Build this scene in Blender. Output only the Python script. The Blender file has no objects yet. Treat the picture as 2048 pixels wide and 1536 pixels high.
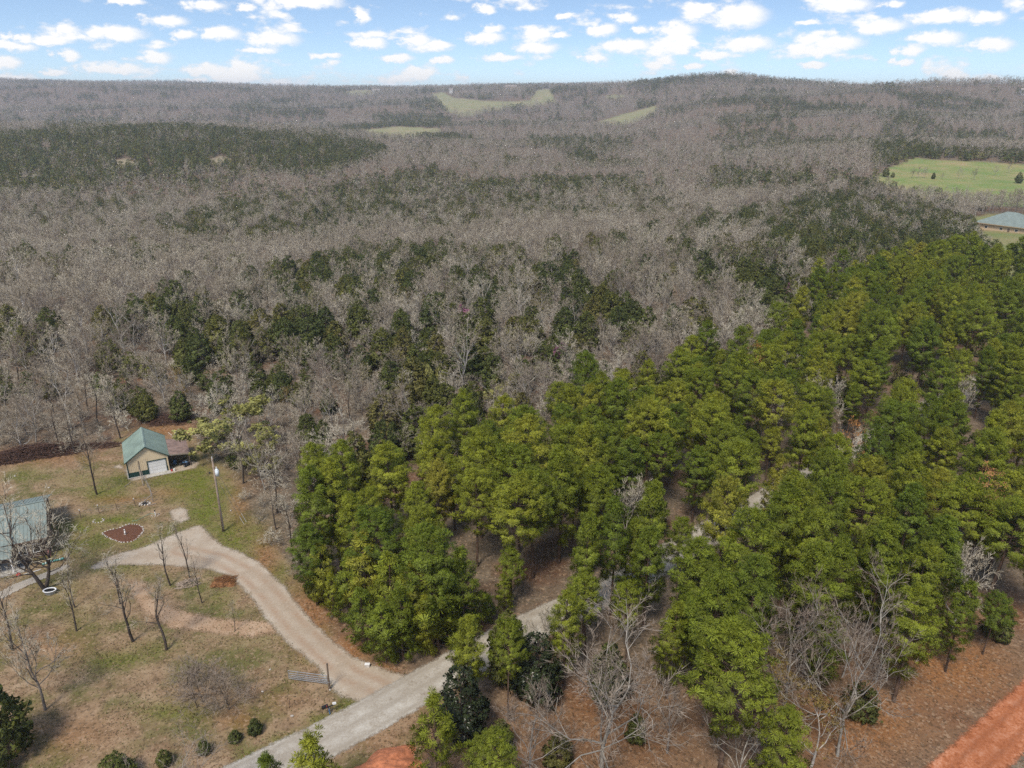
import bpy, math, random
import numpy as np
from mathutils import Vector, Matrix

# ------------------------------------------------------------------ camera
FPX, PITCH, H = 1518.0, math.radians(21.0), 60.0
CP, SP = math.cos(PITCH), math.sin(PITCH)
scene = bpy.context.scene
col = scene.collection
cd = bpy.data.cameras.new("camera"); cam = bpy.data.objects.new("camera", cd); col.objects.link(cam)
cam.location = (0, 0, H); cam.rotation_euler = (math.pi/2 - PITCH, 0, 0)
cd.sensor_fit = 'HORIZONTAL'; cd.sensor_width = 36.0; cd.lens = 36.0*FPX/2048.0
cd.clip_start = 0.5; cd.clip_end = 30000.0
scene.camera = cam

# ------------------------------------------------------------------ world, sun, exposure
SUN_EL, SUN_AZ = math.radians(55), math.radians(201)      # azimuth clockwise from +Y: behind the camera, to its left
world = bpy.data.worlds.new("World"); scene.world = world; world.use_nodes = True
wn, wl = world.node_tree.nodes, world.node_tree.links
wn.clear()
def WN(t, **k):
    n = wn.new(t)
    for a, b in k.items(): setattr(n, a, b)
    return n
def wmath(op, a, b=None, c=None):
    n = WN('ShaderNodeMath', operation=op)
    for i, s in enumerate((a, b, c)):
        if s is None: continue
        if isinstance(s, (int, float)): n.inputs[i].default_value = s
        else: wl.new(s, n.inputs[i])
    return n.outputs[0]
def wvec(op, a, b=None, c=None, out=0):
    n = WN('ShaderNodeVectorMath', operation=op)
    for i, s in enumerate((a, b, c)):
        if s is None: continue
        if isinstance(s, tuple): n.inputs[i].default_value = s
        else: wl.new(s, n.inputs[i])
    return n.outputs[out]
wout = WN('ShaderNodeOutputWorld'); bg = WN('ShaderNodeBackground'); wl.new(bg.outputs[0], wout.inputs[0])
tc = WN('ShaderNodeTexCoord')
dirv = wvec('NORMALIZE', tc.outputs['Generated'])
sep = WN('ShaderNodeSeparateXYZ'); wl.new(dirv, sep.inputs[0])
# the clear air: a Nishita sky, read a little above the line of sight so that the low sky is already blue
lift = wmath('ADD', wmath('MULTIPLY', wmath('MAXIMUM', sep.outputs[2], 0.0), 2.2), 0.085)
cmb = WN('ShaderNodeCombineXYZ'); wl.new(sep.outputs[0], cmb.inputs[0]); wl.new(sep.outputs[1], cmb.inputs[1]); wl.new(lift, cmb.inputs[2])
sky = WN('ShaderNodeTexSky', sky_type='NISHITA'); sky.sun_disc = False
sky.sun_elevation = SUN_EL; sky.sun_rotation = SUN_AZ
sky.air_density = 1.25; sky.dust_density = 0.5; sky.ozone_density = 2.0; sky.altitude = 300
wl.new(wvec('NORMALIZE', cmb.outputs[0]), sky.inputs[0])
# fair weather cumulus: puffs given as (pixel column, row, half width, half height) turned into azimuth and elevation
PUFFS = [(255,2,34,8),(410,10,44,12),(490,14,24,8),(610,4,80,13),(330,42,46,12),(40,75,24,10),(132,60,24,9),(225,67,66,15),
 (100,80,40,9),(30,92,40,10),(365,70,28,10),(440,66,46,14),(545,78,60,17),(520,100,40,8),(12,125,28,14),(310,116,34,14),
 (220,138,80,12),(420,140,54,14),(35,160,40,11),(110,146,26,8),(390,160,30,6),(137,110,26,11),
 (722,32,20,16),(970,18,26,11),(832,80,38,14),(875,91,38,10),(968,76,48,13),(985,58,26,9),(740,86,40,15),(790,116,44,9),
 (1075,95,50,15),(1118,67,22,8),(1130,32,22,8),(1205,60,38,13),(1248,37,30,12),(1280,60,24,8),(1250,92,68,17),(1190,118,30,9),
 (1345,98,36,13),(1000,115,56,9),(885,122,26,9),(1475,32,66,26),(1350,60,50,19),(1490,87,62,17),(1425,110,50,10),(1390,132,26,8),
 (1680,10,66,17),(1785,10,26,9),(1755,52,60,16),(1885,32,66,14),(1975,35,34,13),(1615,45,30,6),(1665,86,66,17),(1640,102,48,12),
 (1870,77,52,15),(1820,101,30,12),(1982,90,42,14),(1625,130,32,8),(1805,123,22,9),(1970,158,34,11),(655,112,34,6)]
az = wmath('ARCTAN2', sep.outputs[0], sep.outputs[1])
el = wmath('ARCSINE', sep.outputs[2])
q = WN('ShaderNodeCombineXYZ'); wl.new(az, q.inputs[0]); wl.new(el, q.inputs[1])
nz1 = WN('ShaderNodeTexNoise'); nz1.inputs['Scale'].default_value = 62; nz1.inputs['Detail'].default_value = 5; nz1.inputs['Roughness'].default_value = 0.62
stretch = wvec('MULTIPLY', dirv, (1, 1, 1.7)); wl.new(stretch, nz1.inputs['Vector'])
wob = WN('ShaderNodeVectorMath', operation='MULTIPLY_ADD')
wl.new(nz1.outputs['Color'], wob.inputs[0]); wob.inputs[1].default_value = (0.035, 0.013, 0); wl.new(q.outputs[0], wob.inputs[2])
qq = wvec('SUBTRACT', wob.outputs[0], (0.0175, 0.0065, 0))
dmin = None
for (pu, pv, pw, ph) in PUFFS:
    xc, yc = (pu-1024)/FPX, (768-pv)/FPX
    d = Vector((xc, CP+yc*SP, -SP+yc*CP)).normalized()
    a_, e_ = math.atan2(d.x, d.y), math.asin(d.z)
    sw, sh = 1/(pw/FPX*0.95), 1/(ph/FPX*0.95)
    m = WN('ShaderNodeVectorMath', operation='MULTIPLY_ADD')
    wl.new(qq, m.inputs[0]); m.inputs[1].default_value = (sw, sh, 0); m.inputs[2].default_value = (-a_*sw, -e_*sh, 0)
    L = wvec('LENGTH', m.outputs[0], out=1)
    dmin = L if dmin is None else wmath('SMOOTH_MIN', dmin, L, 0.35)
puff = wmath('SUBTRACT', 1.05, dmin)
# the same kind of cloud over the rest of the sky
nz2 = WN('ShaderNodeTexNoise'); nz2.inputs['Scale'].default_value = 13; nz2.inputs['Detail'].default_value = 4; nz2.inputs['Roughness'].default_value = 0.55
wl.new(wvec('MULTIPLY', dirv, (1, 1, 2.6)), nz2.inputs['Vector'])
gen = wmath('MULTIPLY', wmath('SUBTRACT', nz2.outputs[0], 0.535), 5.0)
def clouded(field, out):
    ss = WN('ShaderNodeMapRange', interpolation_type='SMOOTHSTEP'); wl.new(field, ss.inputs[0])
    for i, k in zip((1, 2, 3, 4), (-0.05, 0.62, 0.0, 0.92)): ss.inputs[i].default_value = k
    cc = WN('ShaderNodeMix', data_type='RGBA')
    wl.new(ss.outputs[0], cc.inputs[0]); cc.inputs[6].default_value = (4.7, 4.9, 5.3, 1); cc.inputs[7].default_value = (6.5, 6.3, 6.05, 1)
    mx = WN('ShaderNodeMix', data_type='RGBA')
    wl.new(ss.outputs[0], mx.inputs[0]); wl.new(sky.outputs[0], mx.inputs[6]); wl.new(cc.outputs[2], mx.inputs[7])
    wl.new(mx.outputs[2], out.inputs[0]); out.inputs[1].default_value = SKY
SKY = 0.073
clouded(wmath('ADD', wmath('MAXIMUM', puff, gen), wmath('MULTIPLY', wmath('SUBTRACT', nz1.outputs[0], 0.5), 1.1)), bg)
# away from the horizon ahead only the general clouds remain, so the many puffs need no evaluating there
bg2 = WN('ShaderNodeBackground'); clouded(gen, bg2)
sel = wmath('MULTIPLY', wmath('LESS_THAN', wmath('ABSOLUTE', az), 0.80), wmath('LESS_THAN', wmath('ABSOLUTE', wmath('SUBTRACT', el, 0.07)), 0.09))
mxs = WN('ShaderNodeMixShader'); wl.new(sel, mxs.inputs[0]); wl.new(bg2.outputs[0], mxs.inputs[1]); wl.new(bg.outputs[0], mxs.inputs[2])
wl.new(mxs.outputs[0], wout.inputs[0])

sd = bpy.data.lights.new("sun", 'SUN'); sun = bpy.data.objects.new("sun", sd); col.objects.link(sun)
sd.energy = 1.5; sd.angle = math.radians(14); sd.color = (1.0, 0.93, 0.82)
sdir = Vector((math.sin(SUN_AZ)*math.cos(SUN_EL), math.cos(SUN_AZ)*math.cos(SUN_EL), math.sin(SUN_EL)))
sun.rotation_euler = sdir.to_track_quat('Z', 'Y').to_euler()
vs = scene.view_settings
vs.view_transform = 'Standard'; vs.look = 'None'; vs.gamma = 1.0; vs.use_curve_mapping = False; vs.exposure = 1.36
cy = scene.cycles
cy.max_bounces = 5; cy.diffuse_bounces = 2; cy.glossy_bounces = 1; cy.transmission_bounces = 3; cy.transparent_max_bounces = 8
cy.volume_bounces = 1; cy.caustics_reflective = False; cy.caustics_refractive = False; cy.use_denoising = False
world.cycles.sampling_method = 'NONE'

# ------------------------------------------------------------------ helpers
def P(u, v, z=0.0):
    """point of height z seen at photograph pixel (u, v)"""
    xc, yc = (u-1024)/FPX, (768-v)/FPX
    dz = -SP+yc*CP; k = (z-H)/dz
    return Vector((xc*k, (CP+yc*SP)*k, z))
def proj(x, y, z):
    zz = z-H
    w = np.maximum(y*CP-zz*SP, 1e-3)
    return 1024+FPX*x/w, 768-FPX*(y*SP+zz*CP)/w
def inpoly(u, v, poly):
    r = np.zeros(u.shape, bool); n = len(poly)
    for i in range(n):
        x0, y0 = poly[i]; x1, y1 = poly[(i+1) % n]
        if y0 == y1: continue
        c = ((y0 > v) != (y1 > v)) & (u < (x1-x0)*(v-y0)/(y1-y0)+x0)
        r ^= c
    return r
def sdist(x, y, poly):
    """distance inside a closed polygon (negative outside)"""
    d = np.full(x.shape, 1e9); n = len(poly)
    for i in range(n):
        ax, ay = poly[i]; bx, by = poly[(i+1) % n]
        ex, ey = bx-ax, by-ay
        t = np.clip(((x-ax)*ex+(y-ay)*ey)/max(ex*ex+ey*ey, 1e-9), 0, 1)
        d = np.minimum(d, np.hypot(x-ax-t*ex, y-ay-t*ey))
    return np.where(inpoly(x, y, poly), d, -d)
def linedist(x, y, pts):
    d = np.full(x.shape, 1e9)
    for (ax, ay), (bx, by) in zip(pts[:-1], pts[1:]):
        ex, ey = bx-ax, by-ay
        t = np.clip(((x-ax)*ex+(y-ay)*ey)/(ex*ex+ey*ey), 0, 1)
        d = np.minimum(d, np.hypot(x-ax-t*ex, y-ay-t*ey))
    return d
def vnoise(x, y, s, seed=0):
    """smooth value noise, about -1..1"""
    x = np.asarray(x, float)/s; y = np.asarray(y, float)/s
    xi = np.floor(x).astype(np.int64); yi = np.floor(y).astype(np.int64)
    fx, fy = x-xi, y-yi
    fx = fx*fx*(3-2*fx); fy = fy*fy*(3-2*fy)
    def hsh(a, b):
        n = (a*374761393+b*668265263+seed*1442695041) & 0x7fffffff
        n = ((n ^ (n >> 13))*1274126177) & 0x7fffffff
        return ((n ^ (n >> 16)) & 0xffff)/32767.5-1
    return (hsh(xi, yi)*(1-fx)+hsh(xi+1, yi)*fx)*(1-fy)+(hsh(xi, yi+1)*(1-fx)+hsh(xi+1, yi+1)*fx)*fy

# ------------------------------------------------------------------ materials
MATS = {}
def mat(name):
    m = bpy.data.materials.new(name); m.use_nodes = True; MATS[name] = m
    nt = m.node_tree; nt.nodes.clear()
    o = nt.nodes.new('ShaderNodeOutputMaterial')
    return m, nt, nt.nodes, nt.links, o
def ramp(nodes, links, fac, stops):
    r = nodes.new('ShaderNodeValToRGB'); e = r.color_ramp.elements
    while len(e) < len(stops): e.new(0.5)
    for k, (p, c) in enumerate(stops):
        e[k].position = p; e[k].color = (c[0], c[1], c[2], 1)
    links.new(fac, r.inputs[0]); return r.outputs[0]
def mixc_(nodes, links, fac, a, b, blend='MIX'):
    n = nodes.new('ShaderNodeMix'); n.data_type = 'RGBA'; n.blend_type = blend
    for i, s in ((0, fac), (6, a), (7, b)):
        if isinstance(s, (int, float)): n.inputs[i].default_value = s
        elif isinstance(s, tuple): n.inputs[i].default_value = (*s, 1)
        else: links.new(s, n.inputs[i])
    return n.outputs[2]
def noise(nodes, links, vec, scale, detail=3, rough=0.55, out=0):
    n = nodes.new('ShaderNodeTexNoise'); n.inputs['Scale'].default_value = scale
    n.inputs['Detail'].default_value = detail; n.inputs['Roughness'].default_value = rough
    if vec is not None: links.new(vec, n.inputs['Vector'])
    return n.outputs[out]
def mrange(nodes, links, val, a, b, c=0.0, d=1.0, smooth=True):
    n = nodes.new('ShaderNodeMapRange')
    if smooth: n.interpolation_type = 'SMOOTHSTEP'
    links.new(val, n.inputs[0])
    for i, k in zip((1, 2, 3, 4), (a, b, c, d)): n.inputs[i].default_value = k
    return n.outputs[0]
def nmath(nodes, links, op, a, b):
    n = nodes.new('ShaderNodeMath'); n.operation = op
    for i, s in enumerate((a, b)):
        if isinstance(s, (int, float)): n.inputs[i].default_value = s
        else: links.new(s, n.inputs[i])
    return n.outputs[0]
def princ(nodes, links, out, colr, rough=0.8, metal=0.0, bump=None, bstr=0.3, bdist=0.05, spec=0.3):
    b = nodes.new('ShaderNodeBsdfPrincipled')
    if isinstance(colr, tuple): b.inputs['Base Color'].default_value = (*colr, 1)
    else: links.new(colr, b.inputs['Base Color'])
    b.inputs['Roughness'].default_value = rough; b.inputs['Metallic'].default_value = metal
    b.inputs['Specular IOR Level'].default_value = spec
    if bump is not None:
        bp = nodes.new('ShaderNodeBump'); bp.inputs['Strength'].default_value = bstr; bp.inputs['Distance'].default_value = bdist
        links.new(bump, bp.inputs['Height']); links.new(bp.outputs[0], b.inputs['Normal'])
    links.new(b.outputs[0], out.inputs[0]); return b
def simple(name, c, rough=0.7, metal=0.0, var=0.25, scale=3.0, spec=0.3):
    """one colour broken by weathering noise"""
    m, nt, N, L, o = mat(name)
    g = N.new('ShaderNodeNewGeometry').outputs['Position']
    n = noise(N, L, g, scale, 4)
    cc_ = ramp(N, L, n, [(0.3, tuple(k*(1-var) for k in c)), (0.7, tuple(min(1, k*(1+var)) for k in c))])
    princ(N, L, o, cc_, rough, metal, n, 0.15, 0.02, spec); return m
def leafmat(name, stops, trans=0.25, rough=0.55):
    """foliage: hue by individual tree, light or dark by tuft"""
    m, nt, N, L, o = mat(name)
    oi = N.new('ShaderNodeObjectInfo')
    c = ramp(N, L, oi.outputs['Random'], stops)
    at = N.new('ShaderNodeAttribute'); at.attribute_name = 'tint'
    t = mrange(N, L, at.outputs['Fac'], 0, 1, 0.62, 1.38, False)
    hs = N.new('ShaderNodeHueSaturation'); L.new(c, hs.inputs['Color']); L.new(t, hs.inputs['Value'])
    hs.inputs['Saturation'].default_value = 1.0
    d = N.new('ShaderNodeBsdfPrincipled'); L.new(hs.outputs[0], d.inputs['Base Color']); d.inputs['Roughness'].default_value = rough
    d.inputs['Specular IOR Level'].default_value = 0.25
    tr = N.new('ShaderNodeBsdfTranslucent'); L.new(hs.outputs[0], tr.inputs[0])
    mx = N.new('ShaderNodeMixShader'); mx.inputs[0].default_value = trans
    L.new(d.outputs[0], mx.inputs[1]); L.new(tr.outputs[0], mx.inputs[2]); L.new(mx.outputs[0], o.inputs[0])
    return m
def barkmat(name, stops, scale=1.2):
    m, nt, N, L, o = mat(name)
    oi = N.new('ShaderNodeObjectInfo')
    c = ramp(N, L, oi.outputs['Random'], stops)
    g = N.new('ShaderNodeTexCoord').outputs['Object']
    n = noise(N, L, g, scale, 3)
    f = mrange(N, L, n, 0.3, 0.7, 0.65, 1.3)
    hs = N.new('ShaderNodeHueSaturation'); L.new(c, hs.inputs['Color']); L.new(f, hs.inputs['Value'])
    princ(N, L, o, hs.outputs[0], 0.9, spec=0.1); return m

leafmat('pine_needles', [(0.0, (0.145, 0.195, 0.022)), (0.35, (0.205, 0.245, 0.025)), (0.75, (0.265, 0.290, 0.029)), (0.93, (0.305, 0.315, 0.034)), (1.0, (0.34, 0.315, 0.045))], 0.35)
leafmat('cedar_foliage', [(0.0, (0.078, 0.100, 0.026)), (0.4, (0.108, 0.124, 0.028)), (0.75, (0.140, 0.142, 0.031)), (1.0, (0.165, 0.145, 0.040))], 0.25)
leafmat('dead_needles', [(0.0, (0.34, 0.16, 0.05)), (1.0, (0.40, 0.22, 0.09))], 0.2)
leafmat('willow_leaf', [(0.0, (0.40, 0.39, 0.12)), (1.0, (0.36, 0.34, 0.11))], 0.35)
leafmat('amber_leaf', [(0.0, (0.24, 0.17, 0.045)), (1.0, (0.27, 0.19, 0.06))], 0.35)
leafmat('redbud_bloom', [(0.0, (0.34, 0.14, 0.22)), (1.0, (0.40, 0.18, 0.26))], 0.3)
leafmat('holly_leaf', [(0.0, (0.030, 0.040, 0.016)), (1.0, (0.040, 0.052, 0.020))], 0.1, 0.25)
barkmat('pine_bark', [(0.0, (0.075, 0.050, 0.036)), (1.0, (0.13, 0.085, 0.06))])
barkmat('grey_bark', [(0.0, (0.19, 0.16, 0.135)), (0.6, (0.29, 0.255, 0.22)), (1.0, (0.44, 0.40, 0.35))])
barkmat('pale_bark', [(0.0, (0.27, 0.24, 0.20)), (1.0, (0.36, 0.33, 0.28))])
barkmat('dark_bark', [(0.0, (0.06, 0.048, 0.04)), (1.0, (0.10, 0.08, 0.065))])
barkmat('brown_twig', [(0.0, (0.20, 0.155, 0.12)), (1.0, (0.27, 0.22, 0.17))])
barkmat('twig_bark', [(0.0, (0.29, 0.242, 0.178)), (0.5, (0.39, 0.338, 0.255)), (1.0, (0.49, 0.44, 0.34))])

# ------------------------------------------------------------------ terrain
_t = np.array([-0.8, -0.5, -0.25, -0.1, 0.1, 0.25, 0.42, 0.63, 0.8])
_Y = np.array([120, 150, 220, 300, 400, 500, 600, 700, 800, 1000, 1250, 1500, 1800, 2100, 2500, 3000, 3600, 5000])*1.2
_Z = np.array([
 [0, 0, -4, -10, -10, -8, -4, 2, 9, 8, -15, -22, -15, 5, 40, 80, 90, 70],
 [0, 0, -5, -12, -13, -11, -6, 2, 11, 8, -15, -25, -18, 0, 35, 78, 88, 70],
 [0, 0, -4, -12, -14, -12, -7, 0, 8, 2, -15, -22, -15, 2, 38, 62, 62, 50],
 [0, 0, -3, -10, -14, -14, -14, -13, -12, -14, -16, -15, 0, 18, 45, 66, 66, 50],
 [0, 0, -1, -6, -10, -12, -13, -13, -13, -13, -12, -5, 10, 28, 55, 70, 70, 50],
 [0, 0, 0, -5, -9, -9, -9, -9, -9, -6, 8, 30, 62, 98, 88, 70, 65, 50],
 [0, 0, 0, -5, -7, 2, 5, 0, -5, 2, 12, 25, 38, 48, 57, 60, 58, 45],
 [0, 0, 1, -3, -6, 2, 6, 2, -3, 2, 12, 25, 38, 48, 58, 61, 60, 45],
 [0, 0, 1, -3, -6, 2, 6, 2, -3, 2, 12, 25, 38, 48, 58, 61, 60, 45]], float)*1.2
# fine table (in slope of bearing and log distance), smoothed, for quick bilinear lookup
_tf = np.linspace(-0.8, 0.8, 161); _sf = np.linspace(math.log(_Y[0]), math.log(_Y[-1]), 260)
_A = np.array([np.interp(_sf, np.log(_Y), row) for row in _Z])
_B = np.array([np.interp(_tf, _t, _A[:, j]) for j in range(len(_sf))]).T
def _smooth(a, n, axis):
    k = np.hanning(n+2)[1:-1]; k /= k.sum()
    pad = [(0, 0), (0, 0)]; pad[axis] = (n//2, n//2)
    b = np.pad(a, pad, mode='edge')
    return np.apply_along_axis(lambda r: np.convolve(r, k, 'valid'), axis, b)
_B = _smooth(_smooth(_B, 13, 0), 9, 1)
HILLS = [(-900, 2350, 800, 170, .12, 24), (150, 2650, 380, 220, -.1, 22), (850, 1850, 520, 150, .5, 26), (1500, 2100, 450, 200, -.2, 20), (-1900, 2900, 650, 260, .1, 24), (-250, 1750, 420, 130, -.15, 16), (-1500, 1950, 600, 140, .1, 18), (500, 1350, 350, 110, .3, 12)]
def hz(x, y):
    x = np.asarray(x, float); y = np.asarray(y, float)
    r = np.hypot(x, y)
    yy = np.maximum(y, 1.0)
    t = np.clip(np.where(y > 1, x/yy, np.sign(x)*0.8), -0.8, 0.8)
    d = np.where(y > 1, np.maximum(yy, r*0.72), r*0.72)
    fi = np.clip((t+0.8)/1.6*160, 0, 159.999); i = fi.astype(int); fi = fi-i
    fj = np.clip((np.log(np.maximum(d, 1))-_sf[0])/(_sf[-1]-_sf[0])*259, 0, 258.999); j = fj.astype(int); fj = fj-j
    z = (_B[i, j]*(1-fj)+_B[i, j+1]*fj)*(1-fi)+(_B[i+1, j]*(1-fj)+_B[i+1, j+1]*fj)*fi
    a = np.clip((r-190)/500, 0, 1)
    z = z+a*(vnoise(x, y, 210, 3)*4.0+vnoise(x, y, 90, 4)*1.8)
    z = z+np.clip((r-1200)/1500, 0, 1)*(vnoise(x, y, 520, 5)*12+vnoise(x, y, 190, 6)*7+vnoise(x, y, 60, 8)*3)
    for (hx, hy, sx, sy, a_, hh) in HILLS:
        c_, s_ = math.cos(a_), math.sin(a_); dx_ = (x-hx)*c_+(y-hy)*s_; dy_ = -(x-hx)*s_+(y-hy)*c_
        z = z+hh*np.exp(-(dx_/sx)**2-(dy_/sy)**2)
    z = np.where(y < 0, z*np.clip(1+y/200, 0, 1), z)
    return z
def zg(x, y): return float(hz(np.array([x]), np.array([y]))[0])

def link(o, parent=None):
    col.objects.link(o)
    if parent is not None: o.parent = parent
    return o
def tag(o, label=None, cat=None, group=None, kind=None):
    if label: o['label'] = label
    if cat: o['category'] = cat
    if group: o['group'] = group
    if kind: o['kind'] = kind
    return o
def empty(name, loc, rz=0.0, s=1.0):
    o = bpy.data.objects.new(name, None); link(o)
    o.location = loc; o.rotation_euler = (0, 0, rz); o.scale = (s, s, s); o.empty_display_size = 0.3
    return o
def grid_mesh(name, V, F, m, attrs=None, smooth=True):
    me = bpy.data.meshes.new(name)
    V = np.asarray(V, np.float32); F = np.asarray(F, np.int32); k = F.shape[1]
    me.vertices.add(len(V)); me.vertices.foreach_set('co', V.ravel())
    me.loops.add(F.size); me.loops.foreach_set('vertex_index', F.ravel())
    me.polygons.add(len(F)); me.polygons.foreach_set('loop_start', np.arange(0, F.size, k, dtype=np.int32))
    me.update(calc_edges=True)
    if smooth: me.polygons.foreach_set('use_smooth', np.ones(len(F), bool))
    for nm, arr in (attrs or {}).items():
        if arr.ndim == 2:
            a = me.attributes.new(nm, 'FLOAT_COLOR', 'POINT'); a.data.foreach_set('color', arr.astype(np.float32).ravel())
        else:
            a = me.attributes.new(nm, 'FLOAT', 'POINT'); a.data.foreach_set('value', arr.astype(np.float32))
    if m: me.materials.append(MATS[m])
    return me

# land cover, from the shapes of the clearings (ground pixels)
YARD = [(-400, 905), (0, 905), (110, 912), (215, 900), (235, 868), (330, 842), (385, 850), (405, 905), (470, 950), (490, 1010), (535, 1080), (590, 1150),
        (640, 1225), (700, 1290), (800, 1352), (860, 1390), (840, 1470), (820, 1700), (-500, 1700)]
GREENS = [(380, 962, 60, 40, 1.1), (415, 1010, 45, 65, 1.1), (470, 1075, 55, 40, 1), (545, 1160, 35, 35, .7), (210, 985, 50, 18, .9), (245, 962, 22, 16, .9), (150, 1056, 60, 14, 1), (230, 1040, 60, 10, 1),
          (290, 1085, 70, 20, .7), (120, 1100, 50, 25, .6), (200, 1080, 50, 40, .6), (110, 1170, 70, 30, .45), (225, 1318, 60, 16, .8), (350, 1425, 60, 18, .8), (300, 1300, 50, 20, .5), (170, 960, 60, 14, .5),
          (60, 950, 50, 14, .5), (500, 1260, 60, 30, .5), (440, 1190, 30, 30, .6), (150, 1230, 60, 20, .4), (640, 1440, 24, 12, 1), (570, 1480, 30, 12, 1), (700, 1412, 24, 9, 1), (510, 1510, 30, 12, 1), (250, 1140, 60, 15, .5), (620, 1320, 30, 10, .5)]
REDS = [(620, 1235, 40, 60, 1), (700, 1300, 50, 30, 1), (760, 1338, 40, 16, 1), (340, 860, 60, 16, .9), (60, 915, 120, 14, .7), (530, 1120, 22, 40, .8), (480, 1010, 16, 40, .6), (100, 1290, 90, 30, .35), (130, 1470, 90, 40, .5),
        (560, 1400, 60, 30, .3), (330, 985, 40, 10, .4), (250, 1000, 60, 8, .6), (480, 1440, 40, 20, .6), (760, 1480, 60, 30, .4), (1200, 1480, 300, 110, .75), (1700, 1450, 170, 80, 1.2), (1900, 1340, 140, 70, 1.2), (1950, 1250, 100, 50, .6)]
MEADOWS = [[(1735, 372), (1770, 340), (1830, 316), (2060, 330), (2300, 345), (2300, 420), (2060, 414), (1900, 404), (1800, 392)],
           [(715, 268), (740, 258), (800, 253), (880, 258), (885, 268), (830, 276), (760, 277)],
           [(862, 190), (885, 184), (905, 196), (1000, 204), (1062, 200), (1075, 180), (1100, 178), (1110, 205), (1040, 215), (980, 222), (930, 234), (890, 222)],
           [(1190, 246), (1250, 228), (1312, 211), (1314, 222), (1285, 240), (1240, 252)],
           [(690, 183), (735, 180), (760, 186), (720, 191), (690, 190)], [(1215, 190), (1250, 192), (1240, 197), (1210, 197)], [(1600, 345), (1640, 350), (1625, 358), (1600, 352)]]
BALD = [[(228, 322), (250, 318), (278, 324), (276, 332), (240, 333)], [(418, 318), (440, 312), (466, 318), (462, 330), (430, 330)], [(40, 350), (90, 346), (85, 354), (40, 356)]]
HOUSE_LOT = [(1930, 440), (1975, 428), (2120, 430), (2170, 560), (2000, 556), (1955, 490)]

fa = np.arange(-56, 56.01, 0.25); ba = np.arange(61, 299.1, 5.0)
ang = np.radians(np.concatenate([fa, ba]))
rad = np.concatenate([np.array([2, 10, 20, 30, 38]), np.arange(44, 175, 0.55), np.exp(np.linspace(math.log(176), math.log(7500), 230))])
AA, RR = np.meshgrid(ang, rad)
X = RR*np.sin(AA); Yg = RR*np.cos(AA)
Zg = hz(X, Yg)
n_r, n_a = X.shape
U, Vv = proj(X, Yg, Zg); front = Yg > 5
rs = np.random.default_rng(2)
def softpoly(polys, ju, jv, n=5):
    m = np.zeros(X.shape)
    for k in range(n):
        a = U+vnoise(X, Yg, 3+2*k, 20+k)*ju; b = Vv+vnoise(X, Yg, 3+2*k, 40+k)*jv
        mm = np.zeros(X.shape, bool)
        for pl in polys: mm |= inpoly(a, b, pl)
        m += mm
    return m*front/n
def blobs(lst):
    m = np.zeros(X.shape)
    for (u, v, ru, rv, s) in lst: m = np.maximum(m, s*np.exp(-(((U-u)/ru)**2+((Vv-v)/rv)**2)*0.8))
    return m*front
cover = np.zeros((n_r*n_a, 4))
cover[:, 0] = blobs(GREENS).ravel(); cover[:, 1] = blobs(REDS).ravel()
cover[:, 2] = softpoly([YARD], 14, 10).ravel(); cover[:, 3] = np.maximum(softpoly(MEADOWS, 3, 1), softpoly([HOUSE_LOT], 5, 3)*0.75).ravel()
bald = np.maximum(softpoly(BALD, 5, 2), 0.5*softpoly(MEADOWS[1:], 3, 1)).ravel()
ii, jj = np.meshgrid(np.arange(n_r-1), np.arange(n_a), indexing='ij')
j2 = (jj+1) % n_a
Fq = np.stack([ii*n_a+jj, ii*n_a+j2, (ii+1)*n_a+j2, (ii+1)*n_a+jj], -1).reshape(-1, 4)[:, ::-1]
Vt = np.stack([X, Yg, Zg], -1).reshape(-1, 3)

m, nt, N, L, o = mat('ground')
pos = N.new('ShaderNodeNewGeometry').outputs['Position']
at = N.new('ShaderNodeAttribute'); at.attribute_name = 'cover'
sp = N.new('ShaderNodeSeparateColor'); L.new(at.outputs['Color'], sp.inputs[0])
big = noise(N, L, pos, 0.09, 5, 0.6); mid = noise(N, L, pos, 0.5, 5, 0.65); fine = noise(N, L, pos, 3.2, 4, 0.7)
vor = N.new('ShaderNodeTexVoronoi'); vor.inputs['Scale'].default_value = 4.2; L.new(pos, vor.inputs['Vector'])
vs_ = N.new('ShaderNodeSeparateColor'); L.new(vor.outputs['Color'], vs_.inputs[0])
floor_ = ramp(N, L, mid, [(0.3, (0.10, 0.074, 0.05)), (0.55, (0.17, 0.130, 0.090)), (0.75, (0.25, 0.20, 0.142))])
floor_ = mixc_(N, L, mrange(N, L, big, 0.45, 0.7), floor_, (0.15, 0.077, 0.045))
straw = ramp(N, L, mid, [(0.28, (0.15, 0.095, 0.052)), (0.5, (0.265, 0.178, 0.104)), (0.72, (0.37, 0.265, 0.165))])
straw = mixc_(N, L, mrange(N, L, noise(N, L, pos, 0.21, 4), 0.42, 0.66), straw, (0.13, 0.118, 0.042))
c = mixc_(N, L, sp.outputs[2], floor_, straw)
gsum = nmath(N, L, 'MULTIPLY', sp.outputs[0], mrange(N, L, mid, 0.25, 0.6, 0.35, 1.1))
grass = ramp(N, L, fine, [(0.3, (0.085, 0.105, 0.016)), (0.6, (0.15, 0.155, 0.028)), (0.8, (0.22, 0.195, 0.06))])
c = mixc_(N, L, gsum, c, grass)
red = ramp(N, L, fine, [(0.3, (0.16, 0.068, 0.027)), (0.6, (0.30, 0.145, 0.060)), (0.8, (0.42, 0.24, 0.12))])
c = mixc_(N, L, nmath(N, L, 'MULTIPLY', sp.outputs[1], mrange(N, L, mid, 0.25, 0.55, 0.4, 1.0)), c, red)
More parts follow.
